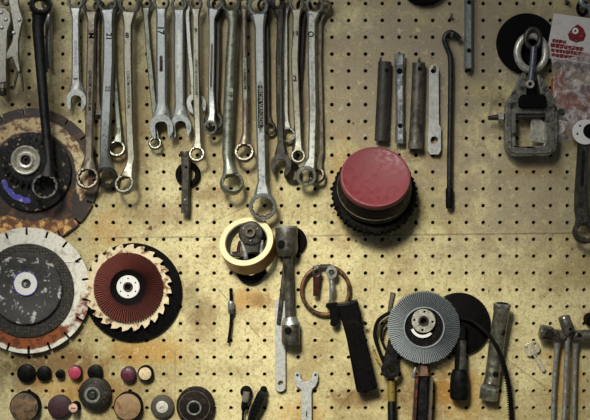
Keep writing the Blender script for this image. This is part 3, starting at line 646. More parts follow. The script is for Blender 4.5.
sp_ = t.add('spindle', sweep(NEW(), [(532.8,48,19,6.4,6.4),(531.6,62,20,6.2,6.2),(529,84,20,6.2,6.2)], 'round'), mat('blue_grey_rod', srgb(92,94,104), .5, .4, srgb(50,48,48), 80, .5, .66, .2, .2))
t.add('spindle_nut', tube(NEW(), 528, 85.4, 4.2, 1.9, 20, 25.5, .6, 24), 'galv', sp_)
for x0, x1, lab in ((506, 488, -1), (555, 567, 1)):
    y = 117 if lab < 0 else 112
    q = t.add('clamp_screw', sweep(NEW(), [(x0,y,14,6,6),(x0+(x1-x0)*.5,y+.4,14,6,6),(x1,y+1,14,4,4)], 'round'), 'dark')
    t.add('hex_nut', sweep(NEW(), [(x0+lab*3,y,14,10,10),(x0+lab*8,y,14,10,10)], 'hexbar'), 'galv' if lab < 0 else 'dark', q)
t.add('loose_plate', plate(NEW(), [(532,119),(540,117.5),(547,124),(547,143),(541,142.5),(530.5,141)], 9.5, 11), 'galv', bev=.3)

# blister bag
t = T('parts_bag', 'clear plastic bag with a red and white printed card at the right edge', 'bag', 575, 80, 8)
A = R(8)
def rc(x, y): return (553+x*cos(A)-y*sin(A), 14+x*sin(A)+y*cos(A))
cardp = t.add('header_card', plate(NEW(), [rc(0,0), rc(52,0), rc(52,45), rc(-2,45)], 11, 12), 'card', label='white header card printed in red')
bm = plate(NEW(), [rc(20,12), rc(25,7.5), rc(31,11), rc(34.5,17), rc(33,23), rc(26,26), rc(19,24), rc(16.5,19)], 12, 12.25)
em = t.add('printed_emblem', bm, 'cardred', cardp, label='round red printed emblem')
t.add('emblem_center', tube(NEW(), *rc(23.5,14.5), 3.2, 1.2, 12.2, 12.5, .1, 20), 'white', cardp)
random.seed(3)
for y, x0, x1, hh in [(25.5,2,16,3.4),(29.8,1,34,4.0),(34.8,2,42,3.6),(39.4,3,44,3.8)]:
    bm = NEW(); x = x0
    while x < x1:
        w_ = random.uniform(2.2, 4.6); d_ = random.uniform(-.7, .7)
        plate(bm, [rc(x, y+d_*.4), rc(min(x1, x+w_), y+d_*.4-.2), rc(min(x1, x+w_-.2), y+hh+d_), rc(x+.2, y+hh-d_)], 12, 12.2); x += w_+.25
    o = t.add('printed_line', bm, 'cardred', cardp)
for a in [(1.5,3.5),(4,8),(6.5,4.2),(9,9)]:
    pass
bm = NEW()
nx, ny = 22, 30; G = {}
for i in range(nx+1):
    for j in range(ny+1):
        u, v = i/nx, j/ny
        x = 549+52*u + 3*sin(v*5); y = 56+84*v + 3*sin(u*6)
        b_ = (4*u*(1-u)*4*v*(1-v))**.4
        z = 13.5 + 4*b_ + 2.6*mnoise.noise((x*.13, y*.12, 1.5)) + 1.8*mnoise.noise((x*.33, y*.3, 4))
        G[i,j] = bm.verts.new((x, y, z))
for i in range(nx):
    for j in range(ny): bm.faces.new((G[i,j], G[i+1,j], G[i+1,j+1], G[i,j+1]))
pouch = t.add('film_pouch', bm, 'film', ang=180)
bm = NEW(); plate(bm, [(551,80),(556,72),(566,70),(566,84),(571,96),(590,98),(598,108),(570,110),(554,106),(550,96)], 9.5, 10.5)
t.add('orange_insert', bm, 'orangeink', label='orange printed insert')
t.add('pink_insert', plate(NEW(), [(566,88),(600,80),(602,138),(572,140)], 8, 9), mat('pale_pink_paper', srgb(128,92,84), 0, .6, srgb(150,84,74), 50, .55, .7, .1, .1), label='pale pink paper insert')
for k, (x, y) in enumerate([(556,116),(558,124),(560,132)]):
    t.add('small_bolt', sweep(NEW(), [(x-5,y,11,3.4,3.4),(x+5,y+1,11,3.4,3.4)], 'round'), 'dark')
t = T('slotted_washer', 'pale round washer with small holes cut off by the right edge below the bag', 'washer', 585, 132, 20)
t.add('washer_body', plate(NEW(), circ(585, 132, 12.5, 40), 18, 21, [circ(590, 131, 5.6), circ(577.4, 134, 1.3, 12), circ(580,126,1.2,12)]), 'white', bev=.4)
t.add('rubber_core', cyl(NEW(), 590, 131, 7.2, 20.5, 24, .6, 28), 'rubber')
t = wrench('dark grey ring wrench hanging at the right edge below the bag', 'dark', 15, None, ('ring',584,232,11.2,7.2,2,(.1,-1,14)), [(583.6,120,9),(582.4,160,11),(580.6,196,12.5),(581.5,212,14)], h=6.5, group=None, groove=(582.6,150,581.2,186,3.2,'black'))
t = T('small_shears', 'pale metal handle with a dark ring at the top right corner', 'tool', 585, 6, 10)
t.add('handle_loop', torus(NEW(), 588, 0, 7, 7, 2.8, 10, 36, 8), 'satin')
t.add('handle_arm', sweep(NEW(), [(590,4,11,7,4),(591,14,11,5,4),(592,26,11,4,3)], 'rect'), 'satin')
t.add('dark_ring', torus(NEW(), 583.5, 7.5, 4.6, 6.4, 1.9, 6, 32, 8), 'rubber')
solo('bent_peg', 'small dark bent peg near the top right, left of the bag', 'hook', 567, 3, 3, sweep(NEW(), smooth([(565.5,-2,4,3,3),(566,2,5,3,3),(569,3.6,5,2.6,2.6)]), 'round'), 'dark')

# ================================================================== LOWER MIDDLE
ta = tilt(-.32, -.95, 32)
t = T('masking_tape_roll', 'roll of cream masking tape hanging tilted from the board', 'tape roll', 248, 246, 16)
x0, y0 = 250.4, 253.2
def band(bm, ro, ri, z0, z1, ch=.4): return tube(bm, x0, y0, ro, ri, z0, z1, ch, 72, ta)
t.add('tape_winding', band(NEW(), 27.6, 21.8, 4, 23.6), 'tape_s', label='amber wound tape side')
t.add('tape_edge', band(NEW(), 27.4, 21.6, 23.5, 24.3, .25), 'tape', label='cream edge of the wound tape')
t.add('cardboard_core', band(NEW(), 21.7, 20.7, 4, 23.6), 'liner', label='grey cardboard core')
solo('rubber_washer', 'black rubber washer peeping out below the tape roll', 'washer', 250.5, 270, 4, lathe(NEW(), 250.5, 269, [(6.5,1),(14.6,1),(15.2,2.5),(15,5),(13.6,6),(11,4.6),(9,4.6),(8,6),(6.5,5)], 56, None, None, True), 'rubber')
t = T('chuck_tool', 'black chuck with a bright collar and two chrome pins inside the tape roll', 'chuck', 251, 240, 14)
t.add('chuck_body', lathe(NEW(), 251, 233.5, [(3,6),(11.5,6),(12.4,8),(12.4,15),(11,17),(8.5,17.4),(3,17.4)], 40), 'dark')
cl = t.add('collar', tube(NEW(), 250.4, 232, 5.4, 2.4, 16.5, 21, .7, 28), 'worn', label='worn bright collar')
for k in range(3):
    a = pi/2+k*2*pi/3; t.add('jaw_mark', cyl(NEW(), 250.6+8*cos(a), 232.6+8*sin(a), .8, 17.2, 17.8, .1, 10), 'satin')
t.add('lower_block', sweep(NEW(), [(252,242,11,20,8),(252.5,252,11,17,8)], 'rect'), 'dark')
t.add('chrome_pin', sweep(NEW(), [(241.6,241,14,3,3),(245,252,14,5.4,4.5),(246,259,14,4.6,4)], 'round'), 'chrome', label='bright chrome pin')
t.add('chrome_pin', sweep(NEW(), [(262.4,240,13,3,3),(261.6,250,13,4,4),(260.8,255,13,3.6,3.6)], 'round'), 'chrome', label='bright chrome pin')
t.add('red_lever', sweep(NEW(), smooth([(240,241,10,3,3),(238.6,247,10,3.6,3),(237.6,254,10,3,3)]), 'rect'), 'redlever', label='small dark red lever')
t.add('small_bolt', sweep(NEW(), [(232,254.6,10,5,5),(240,254,10,6.5,6.5)], 'hexbar'), 'dark')

solo('rubber_washer', 'black rubber washer half hidden behind the piston-headed bar', 'washer', 293, 241, 3, tube(NEW(), 292, 241, 14.5, 6, 1, 5, 1.2, 48), 'rubber')
t = T('breaker_bar', 'dark steel bar with a drilled cylindrical head and socket foot', 'bar', 289, 285, 12)
dk2 = mat('oily_grey_steel', srgb(92,88,78), .65, .40, srgb(36,31,25), 50, .46, .64, .25, .3)
hd = t.add('drilled_head', sweep(NEW(), [(286.4,226.6,15,21,20),(286.5,228,15,22.6,21),(286.7,249,15,22.8,21),(286.9,253.5,15,20,18),(287,256,15,14,13)], 'round'), dk2)
t.add('head_rim', sweep(NEW(), [(286.4,226,15,20.5,19.5),(286.4,227.6,15,22.8,21.4)], 'round'), 'satin', hd, label='worn bright rim')
t.add('cross_hole', cyl(NEW(), 281.6, 244, 4.2, 22, 25.2, .3, 24), 'ink', hd)
t.add('shaft', sweep(NEW(), [(287.2,254,13,11,11),(287.8,260,12,9.4,9.4),(289,290,11,9.4,9.4),(289.8,317,11,9.2,9.2)], 'round'), dk2)
so = t.add('foot_socket', sweep(NEW(), [(290,316,12,10,11),(290.4,319,12,14,14),(290.6,324.5,12,18,18),(290.7,342,12,18.4,18.4),(290.7,344.5,12,16.6,16.6)], 'round'), dk2)
t.add('bright_collar', sweep(NEW(), [(290.1,316.6,12,10.6,11.6),(290.4,319.2,12,14.6,14.6),(290.6,324,12,18.4,18.4)], 'round'), 'chrome', so, label='bright polished collar')
t.add('cross_hole', cyl(NEW(), 288.3, 329.6, 3.6, 19.2, 21.6, .3, 20), 'ink', so)
fb = [(274.6,302),(276,300),(281,299.6),(285,301),(285.4,388),(284,390),(281,391.6),(277.5,391),(275,388.4)]
solo('flat_spanner', 'long flat bright steel bar with a holed end behind the socket-footed bar', 'bar', 280, 345, 4, plate(NEW(), [(x+.2,y) for x,y in fb], 3, 5.5, [circ(280.6, 383, 2.6)]), 'bright', .4)
solo('steel_strip', 'thin dark strip lying between the flat bright bar and the socket-footed bar', 'strip', 281, 295, 7, sweep(NEW(), smooth([(285,258,5,3,2.5),(283,282,6.5,4,2.5),(280.4,308,7,4.4,2.5),(278.4,324,7,4,2.5)]), 'rect'), 'dark')

t = T('tyre_valve_tool', 'thin black rod with a small grey collar hanging alone under the tape roll', 'rod', 230.5, 315, 5)
t.add('rod', sweep(NEW(), smooth([(230.6,288,5,2.4,2.4),(231,297,5,3.2,3.2),(231.3,312,5,3.2,3.2),(230.8,325,5,3,3),(229.4,336,5,3,3),(228.2,343,5,2.6,2.6)]), 'round'), 'rubber')
t.add('collar', sweep(NEW(), [(231,301,6,5,5),(231,302.4,6,6.4,6.4),(231.2,308,6,6.8,6.8),(231.3,309.5,6,5.6,5.6)], 'round'), 'satin', label='grey metal collar'); t.add('nut', sweep(NEW(), [(231.3,309,6,6.4,6.4),(231.4,313.5,6,6,6)], 'hexbar'), 'dark')

t = T('hose_ring', 'brownish copper-coloured hose ring around the ratchet and red key', 'ring', 325.5, 290, 5)
t.add('ring_body', torus(NEW(), 325.6, 290.4, 23.8, 24.2, 2.1, 5, 64, 12), 'copper')
t.add('ring_clip', sweep(NEW(), [(320,266.2,6.5,4,4),(331,265.8,6.5,4,4)], 'rect'), 'dark')
t = T('red_handled_key', 'small tool with a dark red grip hanging inside the copper-coloured ring', 'tool', 316.5, 280, 8)
t.add('grip', sweep(NEW(), smooth([(316.6,273,8,8,5),(316.8,280,8,7.6,5),(316.2,288,8,6.2,5),(315.8,296,8,5.6,4)]), 'rect'), 'redlever', label='dark red grip')
t.add('head', torus(NEW(), 316.8, 272.6, 3.4, 4.0, 1.3, 10, 30, 8), 'dark')
t.add('hanger', sweep(NEW(), [(315.5,265.5,6,6,4),(317,270,7,8,4)], 'rect'), 'dark')
t = T('ratchet', 'small chrome ratchet hanging inside the copper-coloured ring', 'ratchet', 331.5, 285, 10)
t.add('ratchet_head', plate(NEW(), [(331.4+5.6*cos(R(a))*(1 if sin(R(a))>-.3 else .85), 272+7.0*sin(R(a))) for a in range(0,360,15)], 9, 13, [circ(331.4, 272.4, 3.1, 20)]), 'chrome', bev=.7)
t.add('drive_square', cyl(NEW(), 331.4, 272.6, 3.0, 8, 11.5, .4, 4), 'dark')
t.add('handle', sweep(NEW(), smooth([(331.3,278.6,11,3.4,3.4),(331.6,283,11,4.4,4),(332,290,11,5.4,4.6),(330.8,298,10,3.4,3.4),(329.6,303,9,3,3)]), 'round'), 'chrome')
t = T('pistol_grip', 'black square tube leaning to the right below the copper-coloured ring', 'tube', 356, 345, 12)
blk = mat('dull_black_casing', srgb(10,9,8), 0, .6, srgb(24,19,14), 70, .56, .72, .3, .4, spec=.05)
t.add('casing', plate(NEW(), [(338,304),(357.5,300.5),(359,309),(361,313),(360.5,319),(363.5,330),(377,386),(373,389),(363,391.5),(356.5,391),(346.5,338),(338.5,309)], 4, 19), blk, bev=1.6)
t.add('mouth', sweep(NEW(), [(337,304.5,12,3,15),(347,303.6,12,4,16.5),(357.5,300.8,12,3,15)], 'rect'), 'black')
t.add('bracket', plate(NEW(), [(326.4,303.5),(338,302.4),(339.5,306),(338.6,322),(335.6,326.5),(331,326),(329.5,310),(325.5,307)], 6, 13), blk, bev=.8)
t.add('side_button', cyl(NEW(), 364.3, 323, 1.8, 12, 15, .4, 14), blk)

# buckle tool left of the flap wheel
t = T('strap_wrench', 'black looped tool with a pivot eye and yellow label left of the grey flap wheel', 'tool', 388, 355, 8)
t.add('strap_loop', sweep(NEW(), smooth([(386,368,9,3.4,5),(377.5,346,9,3.6,5),(374.8,334,9,3.8,5),(378,321,9,3.8,5),(388,313.5,9,3.6,5),(396,312,9,3,5)]), 'rect'), 'rubber')
t.add('inner_strap', sweep(NEW(), smooth([(390,356,8,2.6,4),(384,346,8,2.6,4),(381,336,8,2.6,4),(384,325,8,2.6,4),(392,319,8,2.6,4)]), 'rect'), 'rubber')
t.add('brass_edge', sweep(NEW(), smooth([(372.8,346,6,1.4,2),(375,355,7,1.8,2),(379.5,363,8,1.4,2)]), 'rect'), 'brass', label='thin brass edge')
t.add('arm', plate(NEW(), [(390,330),(397,330),(397,362),(382,362),(386,348)], 11, 15), 'black', bev=.8)
t.add('pivot_eye', tube(NEW(), 390, 368.6, 9.4, 4.0, 11, 17, 1, 40), 'black')
rd = t.add('rod', sweep(NEW(), [(391,376,9,7,7),(391.4,402,9,7,7),(391.5,403,9,8.4,8.4),(392.6,460,9,8.2,8.2)], 'round'), 'plastic')
bm = sweep(NEW(), [(391.1,380,9,7.6,7.6),(391.4,400.5,9,7.6,7.6)], 'round')
t.add('label_sleeve', bm, 'yellow', rd, label='yellow printed label sleeve')
solo('tapered_pin', 'small rusty tapered pin stuck to the board above the black looped tool', 'pin', 391.5, 300, 3, sweep(NEW(), [(393,292.5,2,5,2),(391,303,2,4.4,2),(389,314,2,3.6,2)], 'rect'), 'worn')

# flap wheel and the discs behind
t = T('rubber_disc', 'black rubber backing disc between the grey flap wheel and the leaning hex tube', 'disc', 460, 325, 3)
t.add('disc_body', lathe(NEW(), 459, 324, [(3,1),(30,1),(31.4,2.4),(31.2,4.6),(30,5.4),(12,5.4),(10,6.6),(3,6.6)], 72), 'rubber')
t = T('socket_driver', 'dark square bar with a round socket foot below the black disc', 'socket driver', 460, 368, 10)
t.add('bar', sweep(NEW(), [(461.5,326,10,10,8),(460.5,350,10,10.5,8),(460,371,10,11,8)], 'rect'), 'plastic')
t.add('bar_tip', sweep(NEW(), [(462.5,340,14.4,6,1.5),(462,369,14.4,7,1.5)], 'rect'), 'dark')
t.add('socket_foot', sweep(NEW(), [(460,370,10,15,14),(459.6,376,10,18,17),(459.4,384,10,19,18),(459.2,396,10,19,18),(459.2,399,10,17,16)], 'round'), 'plastic')
t = T('lever_tool', 'worn red and black lever tool hanging below the grey flap wheel', 'tool', 422, 400, 10)
t.add('grip_core', sweep(NEW(), [(423.5,377,9,10,9),(422.5,400,9,12,10),(420,455,9,12,10)], 'rect'), 'black')
t.add('orange_side', sweep(NEW(), [(416.6,376.5,11,3.4,9),(415.2,400,11,3.6,9),(411.8,455,11,4,9)], 'rect'), 'orange', label='orange-red painted side')
t.add('brown_side', sweep(NEW(), [(431.4,377,11,3,9),(430.4,400,11,3.6,9),(427.4,455,11,4,9)], 'rect'), 'worn', label='brown worn side')
t.add('head_block', sweep(NEW(), [(423.4,364,8,9,7),(423.4,376,10,13,10)], 'rect'), mat('rusty_block', srgb(96,62,40), .3, .5, srgb(40,28,20), 80, .48, .6, .3, .4))
t.add('chrome_catch', sweep(NEW(), smooth([(415.5,367,13,2.5,2.5),(413.6,373,13,3.6,3),(413,378,13,2,2)]), 'round'), 'chrome', label='bright chrome catch')
cx, cy = 424, 327.4
t = T('wire_brush_disc', 'blue-grey radial wire wheel with a four-hole steel hub, right of centre', 'brush disc', cx, cy, 18)
t.add('wire_flaps', flaps(NEW(), cx, cy, 36.2, 19.5, 104, 12.4, 17, 1.6, .5, .62), 'wire', ang=20)
t.add('inner_band', tube(NEW(), cx, cy, 20.6, 19.4, 15, 18.9, .2, 64), 'wire')
t.add('backing_plate', lathe(NEW(), cx, cy, [(5,12),(34.5,12),(34.5,12.8),(20,13),(20,16.4),(18,16.4),(12,14.4),(5,14.4)], 56), 'felt')
hb = t.add('hub', plate(NEW(), circ(cx-.6, cy-6.6, 11.8, 48), 16.4, 19.4, [circ(cx-.6, cy-6.6, 4.4, 24)] + [circ(cx-.6+9.2*cos(R(a)), cy-6.6+9.2*sin(R(a)), 1.3, 12) for a in (-84, 6, 96, 186)]), 'galv', bev=.5, label='steel hub with four holes')
t.add('spindle_sleeve', tube(NEW(), cx-.6, cy-6.6, 5.4, 3.2, 15, 20.4, .5, 24), 'dark', hb)
t.add('bright_crescent', plate(NEW(), arcband(cx-1.2, cy-1.8, 9.6, 12.4, 42, 160), 14.5, 17.0), 'white', hb, label='bright crescent under the hub')
t = T('toothed_strap', 'thin black toothed strap curving across the black disc to the bottom edge', 'strap', 495, 370, 14)
cv = smooth([(460,318,9,3.6,2.6),(474,322,14,3.6,2.6),(487,334,23.5,3.8,2.6),(496,348,25,4,2.6),(503,366,23,4.2,2.6),(509,388,15,4.4,2.6),(512.5,408,7,4.4,2.6),(513.5,428,6,4.4,2.6)], 8)
st = t.add('strap_band', sweep(NEW(), cv, 'rect'), 'rubber')
bm = NEW()
for k in range(27, len(cv)-1, 1):
    p = cv[k]; q = cv[k+1]; d_ = Vector((q[0]-p[0], q[1]-p[1])).normalized(); nrm = Vector((-d_.y, d_.x))
    c0 = Vector((p[0], p[1])) + nrm*2.0
    plate(bm, [tuple(c0-d_*.7-nrm*.6), tuple(c0+d_*.7-nrm*.6), tuple(c0+d_*.4+nrm*1.5), tuple(c0-d_*.5+nrm*1.5)], p[2]-1.2, p[2]+1.2)
t.add('strap_teeth', bm, 'plastic', st)
t = T('tube_spanner', 'mottled hex tube spanner leaning beside the black toothed strap', 'tube spanner', 494, 352, 9)
hx = mat('mottled_green_steel', srgb(132,130,110), .8, .30, srgb(40,38,30), 50, .5, .66, .25, .25)
t.add('tube_body', sweep(NEW(), [(500.6,303.6,17,17,15),(500.3,308,16.6,17.2,15),(500,311,16.3,15.8,14.6),(497.6,330,14,15.4,14.4),(492,378,9.4,15.4,14.6),(490.8,384,10,15.8,15.4)], 'round'), hx)
t.add('hex_foot', sweep(NEW(), [(490.8,383.4,10,15,14.6),(489.8,388,9.2,18.6,17),(488.4,399.5,8.6,18.6,17)], 'hexbar'), hx, ang=20)
t.add('hex_mouth', sweep(NEW(), [(500.66,302.4,17.1,13.4,11.6),(500.5,305,16.8,13,11)], 'hexbar'), 'ink')
t.add('mouth_rim', sweep(NEW(), [(500.62,302.9,17,17,15),(500.4,305.4,16.8,19,17)], 'hexbar'), 'satin', label='worn bright rim')
t.add('bright_foot', sweep(NEW(), [(490.3,386,9.6,17.4,16.6),(489.8,388.4,9.2,19,17.6)], 'hexbar'), 'chrome', label='bright worn shoulder')
t.add('cross_hole', cyl(NEW(), 500.2, 331, 3.2, 18.5, 20.7, .3, 20), 'ink'); t.add('cross_hole', cyl(NEW(), 494, 373, 3.0, 15.6, 17.4, .3, 20), 'ink')

# key
t = T('door_key', 'small pale nickel key hanging alone on the board', 'key', 537, 354, 4)
kh = [(524.6,344.8),(534.4,340.6),(537,341.4),(540.2,348.2),(539.4,351.6),(530,356.4),(527,355.4),(524,348)]
t.add('bow', plate(NEW(), kh, 3, 4.6, [circ(534.6, 342.8+.8, 1.6, 14)]), 'keym', bev=.5)
t.add('bow_panel', plate(NEW(), [(527.4,347.4),(534.6,344.4),(537.2,349.4),(530.4,352.8)], 4.6, 5.0), 'keym')
t.add('blade', plate(NEW(), [(532.4,354.6),(536,352.6),(539.6,358.6),(540.4,361.6),(542.6,363.4),(545.6,369),(544.4,371.4),(541.6,371.8),(540.6,368.6),(538.6,366.6),(537,362)], 3.2, 4.4), 'keym', bev=.3)

# T-handled box spanners
t_dark = mat('dark_bright_worn_steel', srgb(112,107,96), .65, .34, srgb(34,29,23), 70, .46, .62, .25, .3)
GG = 'T-shaped box spanners at the lower right'
t = T('box_spanner', 'left T-shaped box spanner whose thick sleeve points to the left', 'box spanner', 556, 370, 8, GG)
t.add('head_tube', sweep(NEW(), [(539,331.5,12,13,13),(540.4,331.7,12,15,15),(551,334,12,14,14),(553,334.4,12,12,12),(565,336,12,11.6,11.6)], 'round'), t_dark)
t.add('sleeve', sweep(NEW(), [(538.8,331.4,12,12,12),(540.2,331.6,12,15.6,15.6),(550,333.6,12,15,15),(551.2,333.8,12,13,13)], 'round'), t_dark)
t.add('shaft', sweep(NEW(), [(557.4,338,9,10,7),(557.2,343,8,8.4,6),(556.8,350,8,5,5.4),(554,385,8,4.4,5),(551,470,8,4.4,5)], 'round'), 'chrome')
t = T('box_spanner', 'middle T-shaped box spanner with its short sleeve tilted upright', 'box spanner', 567, 370, 14, GG)
t.add('head_tube', sweep(NEW(), [(562.6,315.6,18,10,10),(563,317,18,12,12),(568,332,18,12.4,12.4),(568.4,334.5,18,9,9)], 'round'), t_dark)
t.add('cross_hole', cyl(NEW(), 567.6, 328, 1.6, 23.6, 24.6, .2, 14), 'ink')
t.add('shaft', sweep(NEW(), [(567.8,333,15,5.4,5.4),(566.8,352,14,5,5),(565.6,390,14,5.2,5.2),(561,470,14,4.6,4.6)], 'round'), 'chrome')
t = T('box_spanner', 'right T-shaped box spanner running out of the right edge', 'box spanner', 578, 370, 8, GG)
t.add('head_tube', sweep(NEW(), [(571,335.6,12,10,10),(573,335.5,12,12,12),(586,335.6,12,12.4,12.4),(604,336.4,12,13,13)], 'round'), t_dark)
t.add('cross_hole', cyl(NEW(), 576.6, 334, 2.2, 17.4, 18.6, .2, 14), 'ink')
t.add('shaft', sweep(NEW(), [(575.6,339,9,9,7),(575.6,344,8,7,6),(575.2,352,8,4.6,5),(574.2,390,8,4.4,5),(572.6,470,8,4.4,5)], 'round'), 'chrome')
solo('rubber_knob', 'black round knob cut off by the right edge above the T-shaped spanners', 'knob', 590.5, 320, 6, cyl(NEW(), 591, 319.5, 6.6, 1, 14, 1, 32), 'rubber')  # round black knob

# ================================================================== BOTTOM ROWS OF ROUND CAPS
BG = 'round stoppers and wheels stuck on pegs along the bottom left'
def cap(label, x, y, r, h, side, face=None, cat='stopper', name='round_stopper', lip=.9, extra=None, wob=None, r0=None, rf=.82, facelabel=None):
    h = h*.72 if r > 5 else h*.85
    t = T(name, label, cat, x, y, h/2, BG)
    t.add('body', cyl(NEW(), x, y, r, .5, h, min(1.4, r*.16), 44, None, r0, wob), side)
    if face: t.add('face', cyl(NEW(), x, y, r*rf, h-.6, h+.5, .3, 40), face, label=facelabel)
    if extra: extra(t, h)
    return t
cap('black rubber stopper, first in the upper row of stoppers', 26.5, 373, 9.0, 9, 'plastic')
cap('black rubber stopper, second in the upper row and slightly smaller', 44.2, 373.4, 7.3, 9, 'plastic')
cap('tiny black nut-like stopper next to the bright pink one', 60.3, 374, 4.4, 8, 'plastic', 'rubber', rf=.6)
cap('bright pink faced small stopper in the upper row', 75.6, 372, 6.6, 13, 'maroon', 'pink', rf=.93, facelabel='bright pink face')
cap('black stopper sitting just above the dark metal wheel', 95.4, 372.2, 7.6, 9, 'plastic')
cap('shiny maroon small stopper beside a wood-faced one', 128.5, 374, 7.6, 12, 'maroon', 'maroon2', rf=.8, facelabel='shiny maroon face')
cap('small dark stopper with a pale wooden face at the right end of the upper row', 145.6, 373, 7.8, 12, 'rubber', 'wood_l', rf=.8, facelabel='pale wooden face')
cap('large brown wood-faced stopper at the left of the bottom row', 25.6, 406, 14.8, 16, 'rubber', 'wood_g', rf=.94, facelabel='mottled grey-brown wooden face')
cap('round maroon abrasive stopper behind the tiny pale pink one', 60, 406.6, 11.8, 10, 'maroon', 'maroon', rf=.9)
def sl(t, h): t.add('slot', sweep(NEW(), [(72.4,406.4,h+.5,.8,.4),(77,406.7,h+.5,.8,.4)], 'box'), 'ink')
cap('tiny pale pink plug in front of the maroon abrasive stopper', 74.8, 406.5, 4.6, 19, 'rubber', 'pale', rf=.95, extra=sl, facelabel='pale pink face')
def wheel_face(t, h):
    t.add('outer_ring', tube(NEW(), 93.6, 394, 8.2, 5.4, h-.5, h+1.6, .6, 32), 'chrome', label='bright worn ring')
    t.add('centre_bolt', cyl(NEW(), 93.6, 394, 3.6, h-.6, h+1.2, .7, 6), 'dark')
    bm = NEW()
    for k in range(40):
        a = 2*pi*k/40; sweep(bm, [(94+9*cos(a), 393.6+9*sin(a), h-.3, .7, .8), (95+14.4*cos(a), 393.2+14.4*sin(a), h-.9, .9, .8)], 'box')
    t.add('knurled_rim', bm, 'worn')
cap('dark knurled metal wheel with a bright worn centre', 95.2, 393, 15.8, 15, mat('dark_knurled_metal', srgb(40,36,31), .3, .5, srgb(78,70,58), 150, .54, .68, .3, .6, spec=.2), None, 'wheel', 'knurled_wheel', extra=wheel_face, wob=lambda k,i: 1+.02*(k%2))  # knurled metal wheel
cap('tan wood-faced stopper with a rusty centre spot between the dark wheel and grey washer', 128.4, 405.8, 14.2, 15, 'rubber', mat('tan_wood_rust_centre', srgb(134,108,76), 0, .75, srgb(104,64,32), 70, .52, .66, .2, .4), rf=.92, facelabel='tan wooden face')
cap('grey round stopper with a pale centre dot left of the large rubber wheel', 162.4, 406.4, 11.6, 8, mat('grey_rubber', srgb(70,66,58), 0, .65, srgb(48,44,38), 120, .5, .7, .2, .3, spec=.2), mat('pale_centre', srgb(182,178,164), 0, .6, srgb(120,112,98), 140, .52, .7, .15, .2), rf=.52, facelabel='pale centre dot')
def wheel2(t, h):
    t.add('bright_ring', tube(NEW(), 194.6, 407, 7.4, 5.6, h-.6, h+1.2, .4, 36), 'chrome', label='bright worn ring')
    t.add('centre_hole', cyl(NEW(), 194.8, 408, 5, h-.6, h+.3, .3, 28), 'ink')
    t.add('printed_ring', tube(NEW(), 194.8, 405.6, 15.6, 14.9, h-.5, h+.35, .1, 48), 'worn')
cap('large black rubber wheel with a bright centre ring right of the grey stopper', 195.6, 405.6, 19, 13, mat('brown_black_rubber', srgb(28,23,20), 0, .7, srgb(56,47,40), 160, .54, .68, .3, .6, spec=.1), None, 'wheel', 'rubber_wheel', extra=wheel2)  # rubber wheel with a ring at its centre

# plugs
t = T('round_plug', 'black cable plug with a round grey head at the bottom, left of the tilted plug', 'plug', 245, 400, 8)
t.add('head', cyl(NEW(), 246, 392, 5.8, 3, 9, 1.6, 32), 'rubber')
t.add('grey_neck', sweep(NEW(), [(247,391.4,10,6.5,6),(246.2,397,10,7.4,6.5),(245,402,9,6,5)], 'round'), 'liner', label='grey neck')
t.add('body', sweep(NEW(), [(245,401,9,6.6,6),(243.8,408,8,6,6),(243,411,8,3,3)], 'round'), 'plastic'); t.add('cable', sweep(NEW(), [(243.2,409,8,2.4,2.4),(242.4,428,8,2.2,2.2)], 'round'), 'plastic')
t = T('tilted_plug', 'ribbed black plug leaning down to the left at the bottom', 'plug', 257, 405, 9)
t.add('body', sweep(NEW(), smooth([(263,390.6,10,6,6),(261.6,395,10,9.6,8),(258,404,10,10.4,8),(253.6,414,9,9.6,8),(249,428,8,7,7)]), 'rect'), 'plastic')
bm = NEW()
for k in range(6):
    x, y = 261-k*1.7, 398+k*3.6; sweep(bm, [(x-3.6,y-1.6,14.1,1.1,1.0),(x+3.6,y+1.2,14.1,1.1,1.0)], 'box')
t.add('grip_ribs', bm, 'rubber'); t.add('pin_tip', cyl(NEW(), 263.6, 390, 3.6, 5, 10, .8, 20), 'rubber')
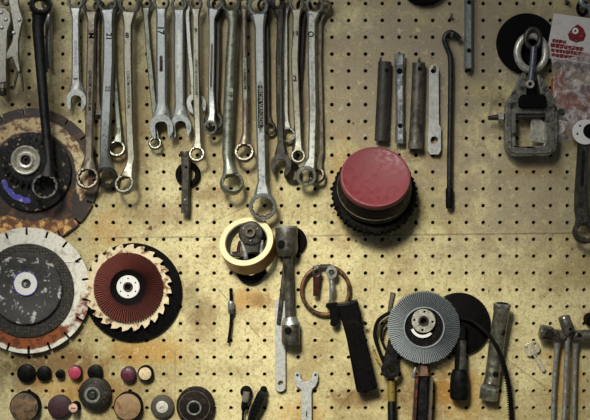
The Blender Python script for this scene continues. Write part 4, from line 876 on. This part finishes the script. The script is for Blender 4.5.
# pin spanner at the bottom
def pin_head():
    L = [(301.2,470),(301.6,392),(300.6,389),(296.4,385.6),(294.4,380.6),(294.2,374.6),(295,372.4),(297.4,371.4),(299.6,372.2),(300.6,374.6)]
    L += [(306.2+5.6*cos(R(a)), 376+5.8*sin(R(a))) for a in range(175, 0, -14)]
    L += [(312,374.6),(313,372.2),(315.2,371.2),(317.4,372.4),(318.2,375),(317.8,381),(315.6,386),(312.4,389),(311.6,392),(312.2,470)]
    return L
t = T('pin_spanner', 'bright two-pronged pin spanner rising from the bottom edge', 'spanner', 306, 400, 5)
t.add('spanner_body', plate(NEW(), pin_head(), 3, 6), 'bright', bev=.5)
for x in (297.2, 315.4): t.add('pin', cyl(NEW(), x, 374.6, 1.3, 5.5, 6.8, .3, 12), 'dark')
t.add('stamped_lettering', textbm(NEW(), 'I', 306.6, 414, 6, 0, 6.1, .5), 'ink')


# ================================================================== LIGHT, CAMERA
def area(name, loc, aim, sx, sy, energy, col):
    l = bpy.data.lights.new(name, 'AREA'); l.shape = 'RECTANGLE'; l.size = sx; l.size_y = sy; l.energy = energy; l.color = col
    o = bpy.data.objects.new(name, l); C.objects.link(o); o.location = loc
    o.rotation_euler = (Vector(aim)-Vector(loc)).to_track_quat('-Z', 'Y').to_euler(); return o
def spot(name, loc, aim, size, energy, col, rad):
    l = bpy.data.lights.new(name, 'SPOT'); l.spot_size = R(size); l.spot_blend = 1.0; l.energy = energy; l.color = col; l.shadow_soft_size = rad
    o = bpy.data.objects.new(name, l); C.objects.link(o); o.location = loc
    o.rotation_euler = (Vector(aim)-Vector(loc)).to_track_quat('-Z', 'Y').to_euler(); return o
area('soft_fill', (-.8, -1.6, 1.15), (.05, 0, 0), 1.2, 1.2, 19.0, (.96, .97, 1.0))  # unseen soft source added as fill for the upper board
spot('falloff_spot', (-.36, -1.45, .80), (.03, 0, -.37), 38, 165, (1.0, .965, .83), .2)  # unseen spot added for a bright lower centre fading towards the edges
w = bpy.data.worlds.new('room_light'); bpy.context.scene.world = w; w.use_nodes = True
w.node_tree.nodes['Background'].inputs[0].default_value = (.85, .9, 1.0, 1); w.node_tree.nodes['Background'].inputs[1].default_value = .07
cam = bpy.data.cameras.new('camera'); cam.sensor_width = 36; cam.lens = 36*D/(590*S)
co = bpy.data.objects.new('camera', cam); C.objects.link(co); co.location = (0, -D, 0); co.rotation_euler = (R(90), 0, 0)
sc = bpy.context.scene; sc.camera = co
sc.view_settings.view_transform = 'Standard'; sc.view_settings.look = 'None'; sc.view_settings.gamma = 1; sc.view_settings.use_curve_mapping = False
sc.view_settings.exposure = 0.2
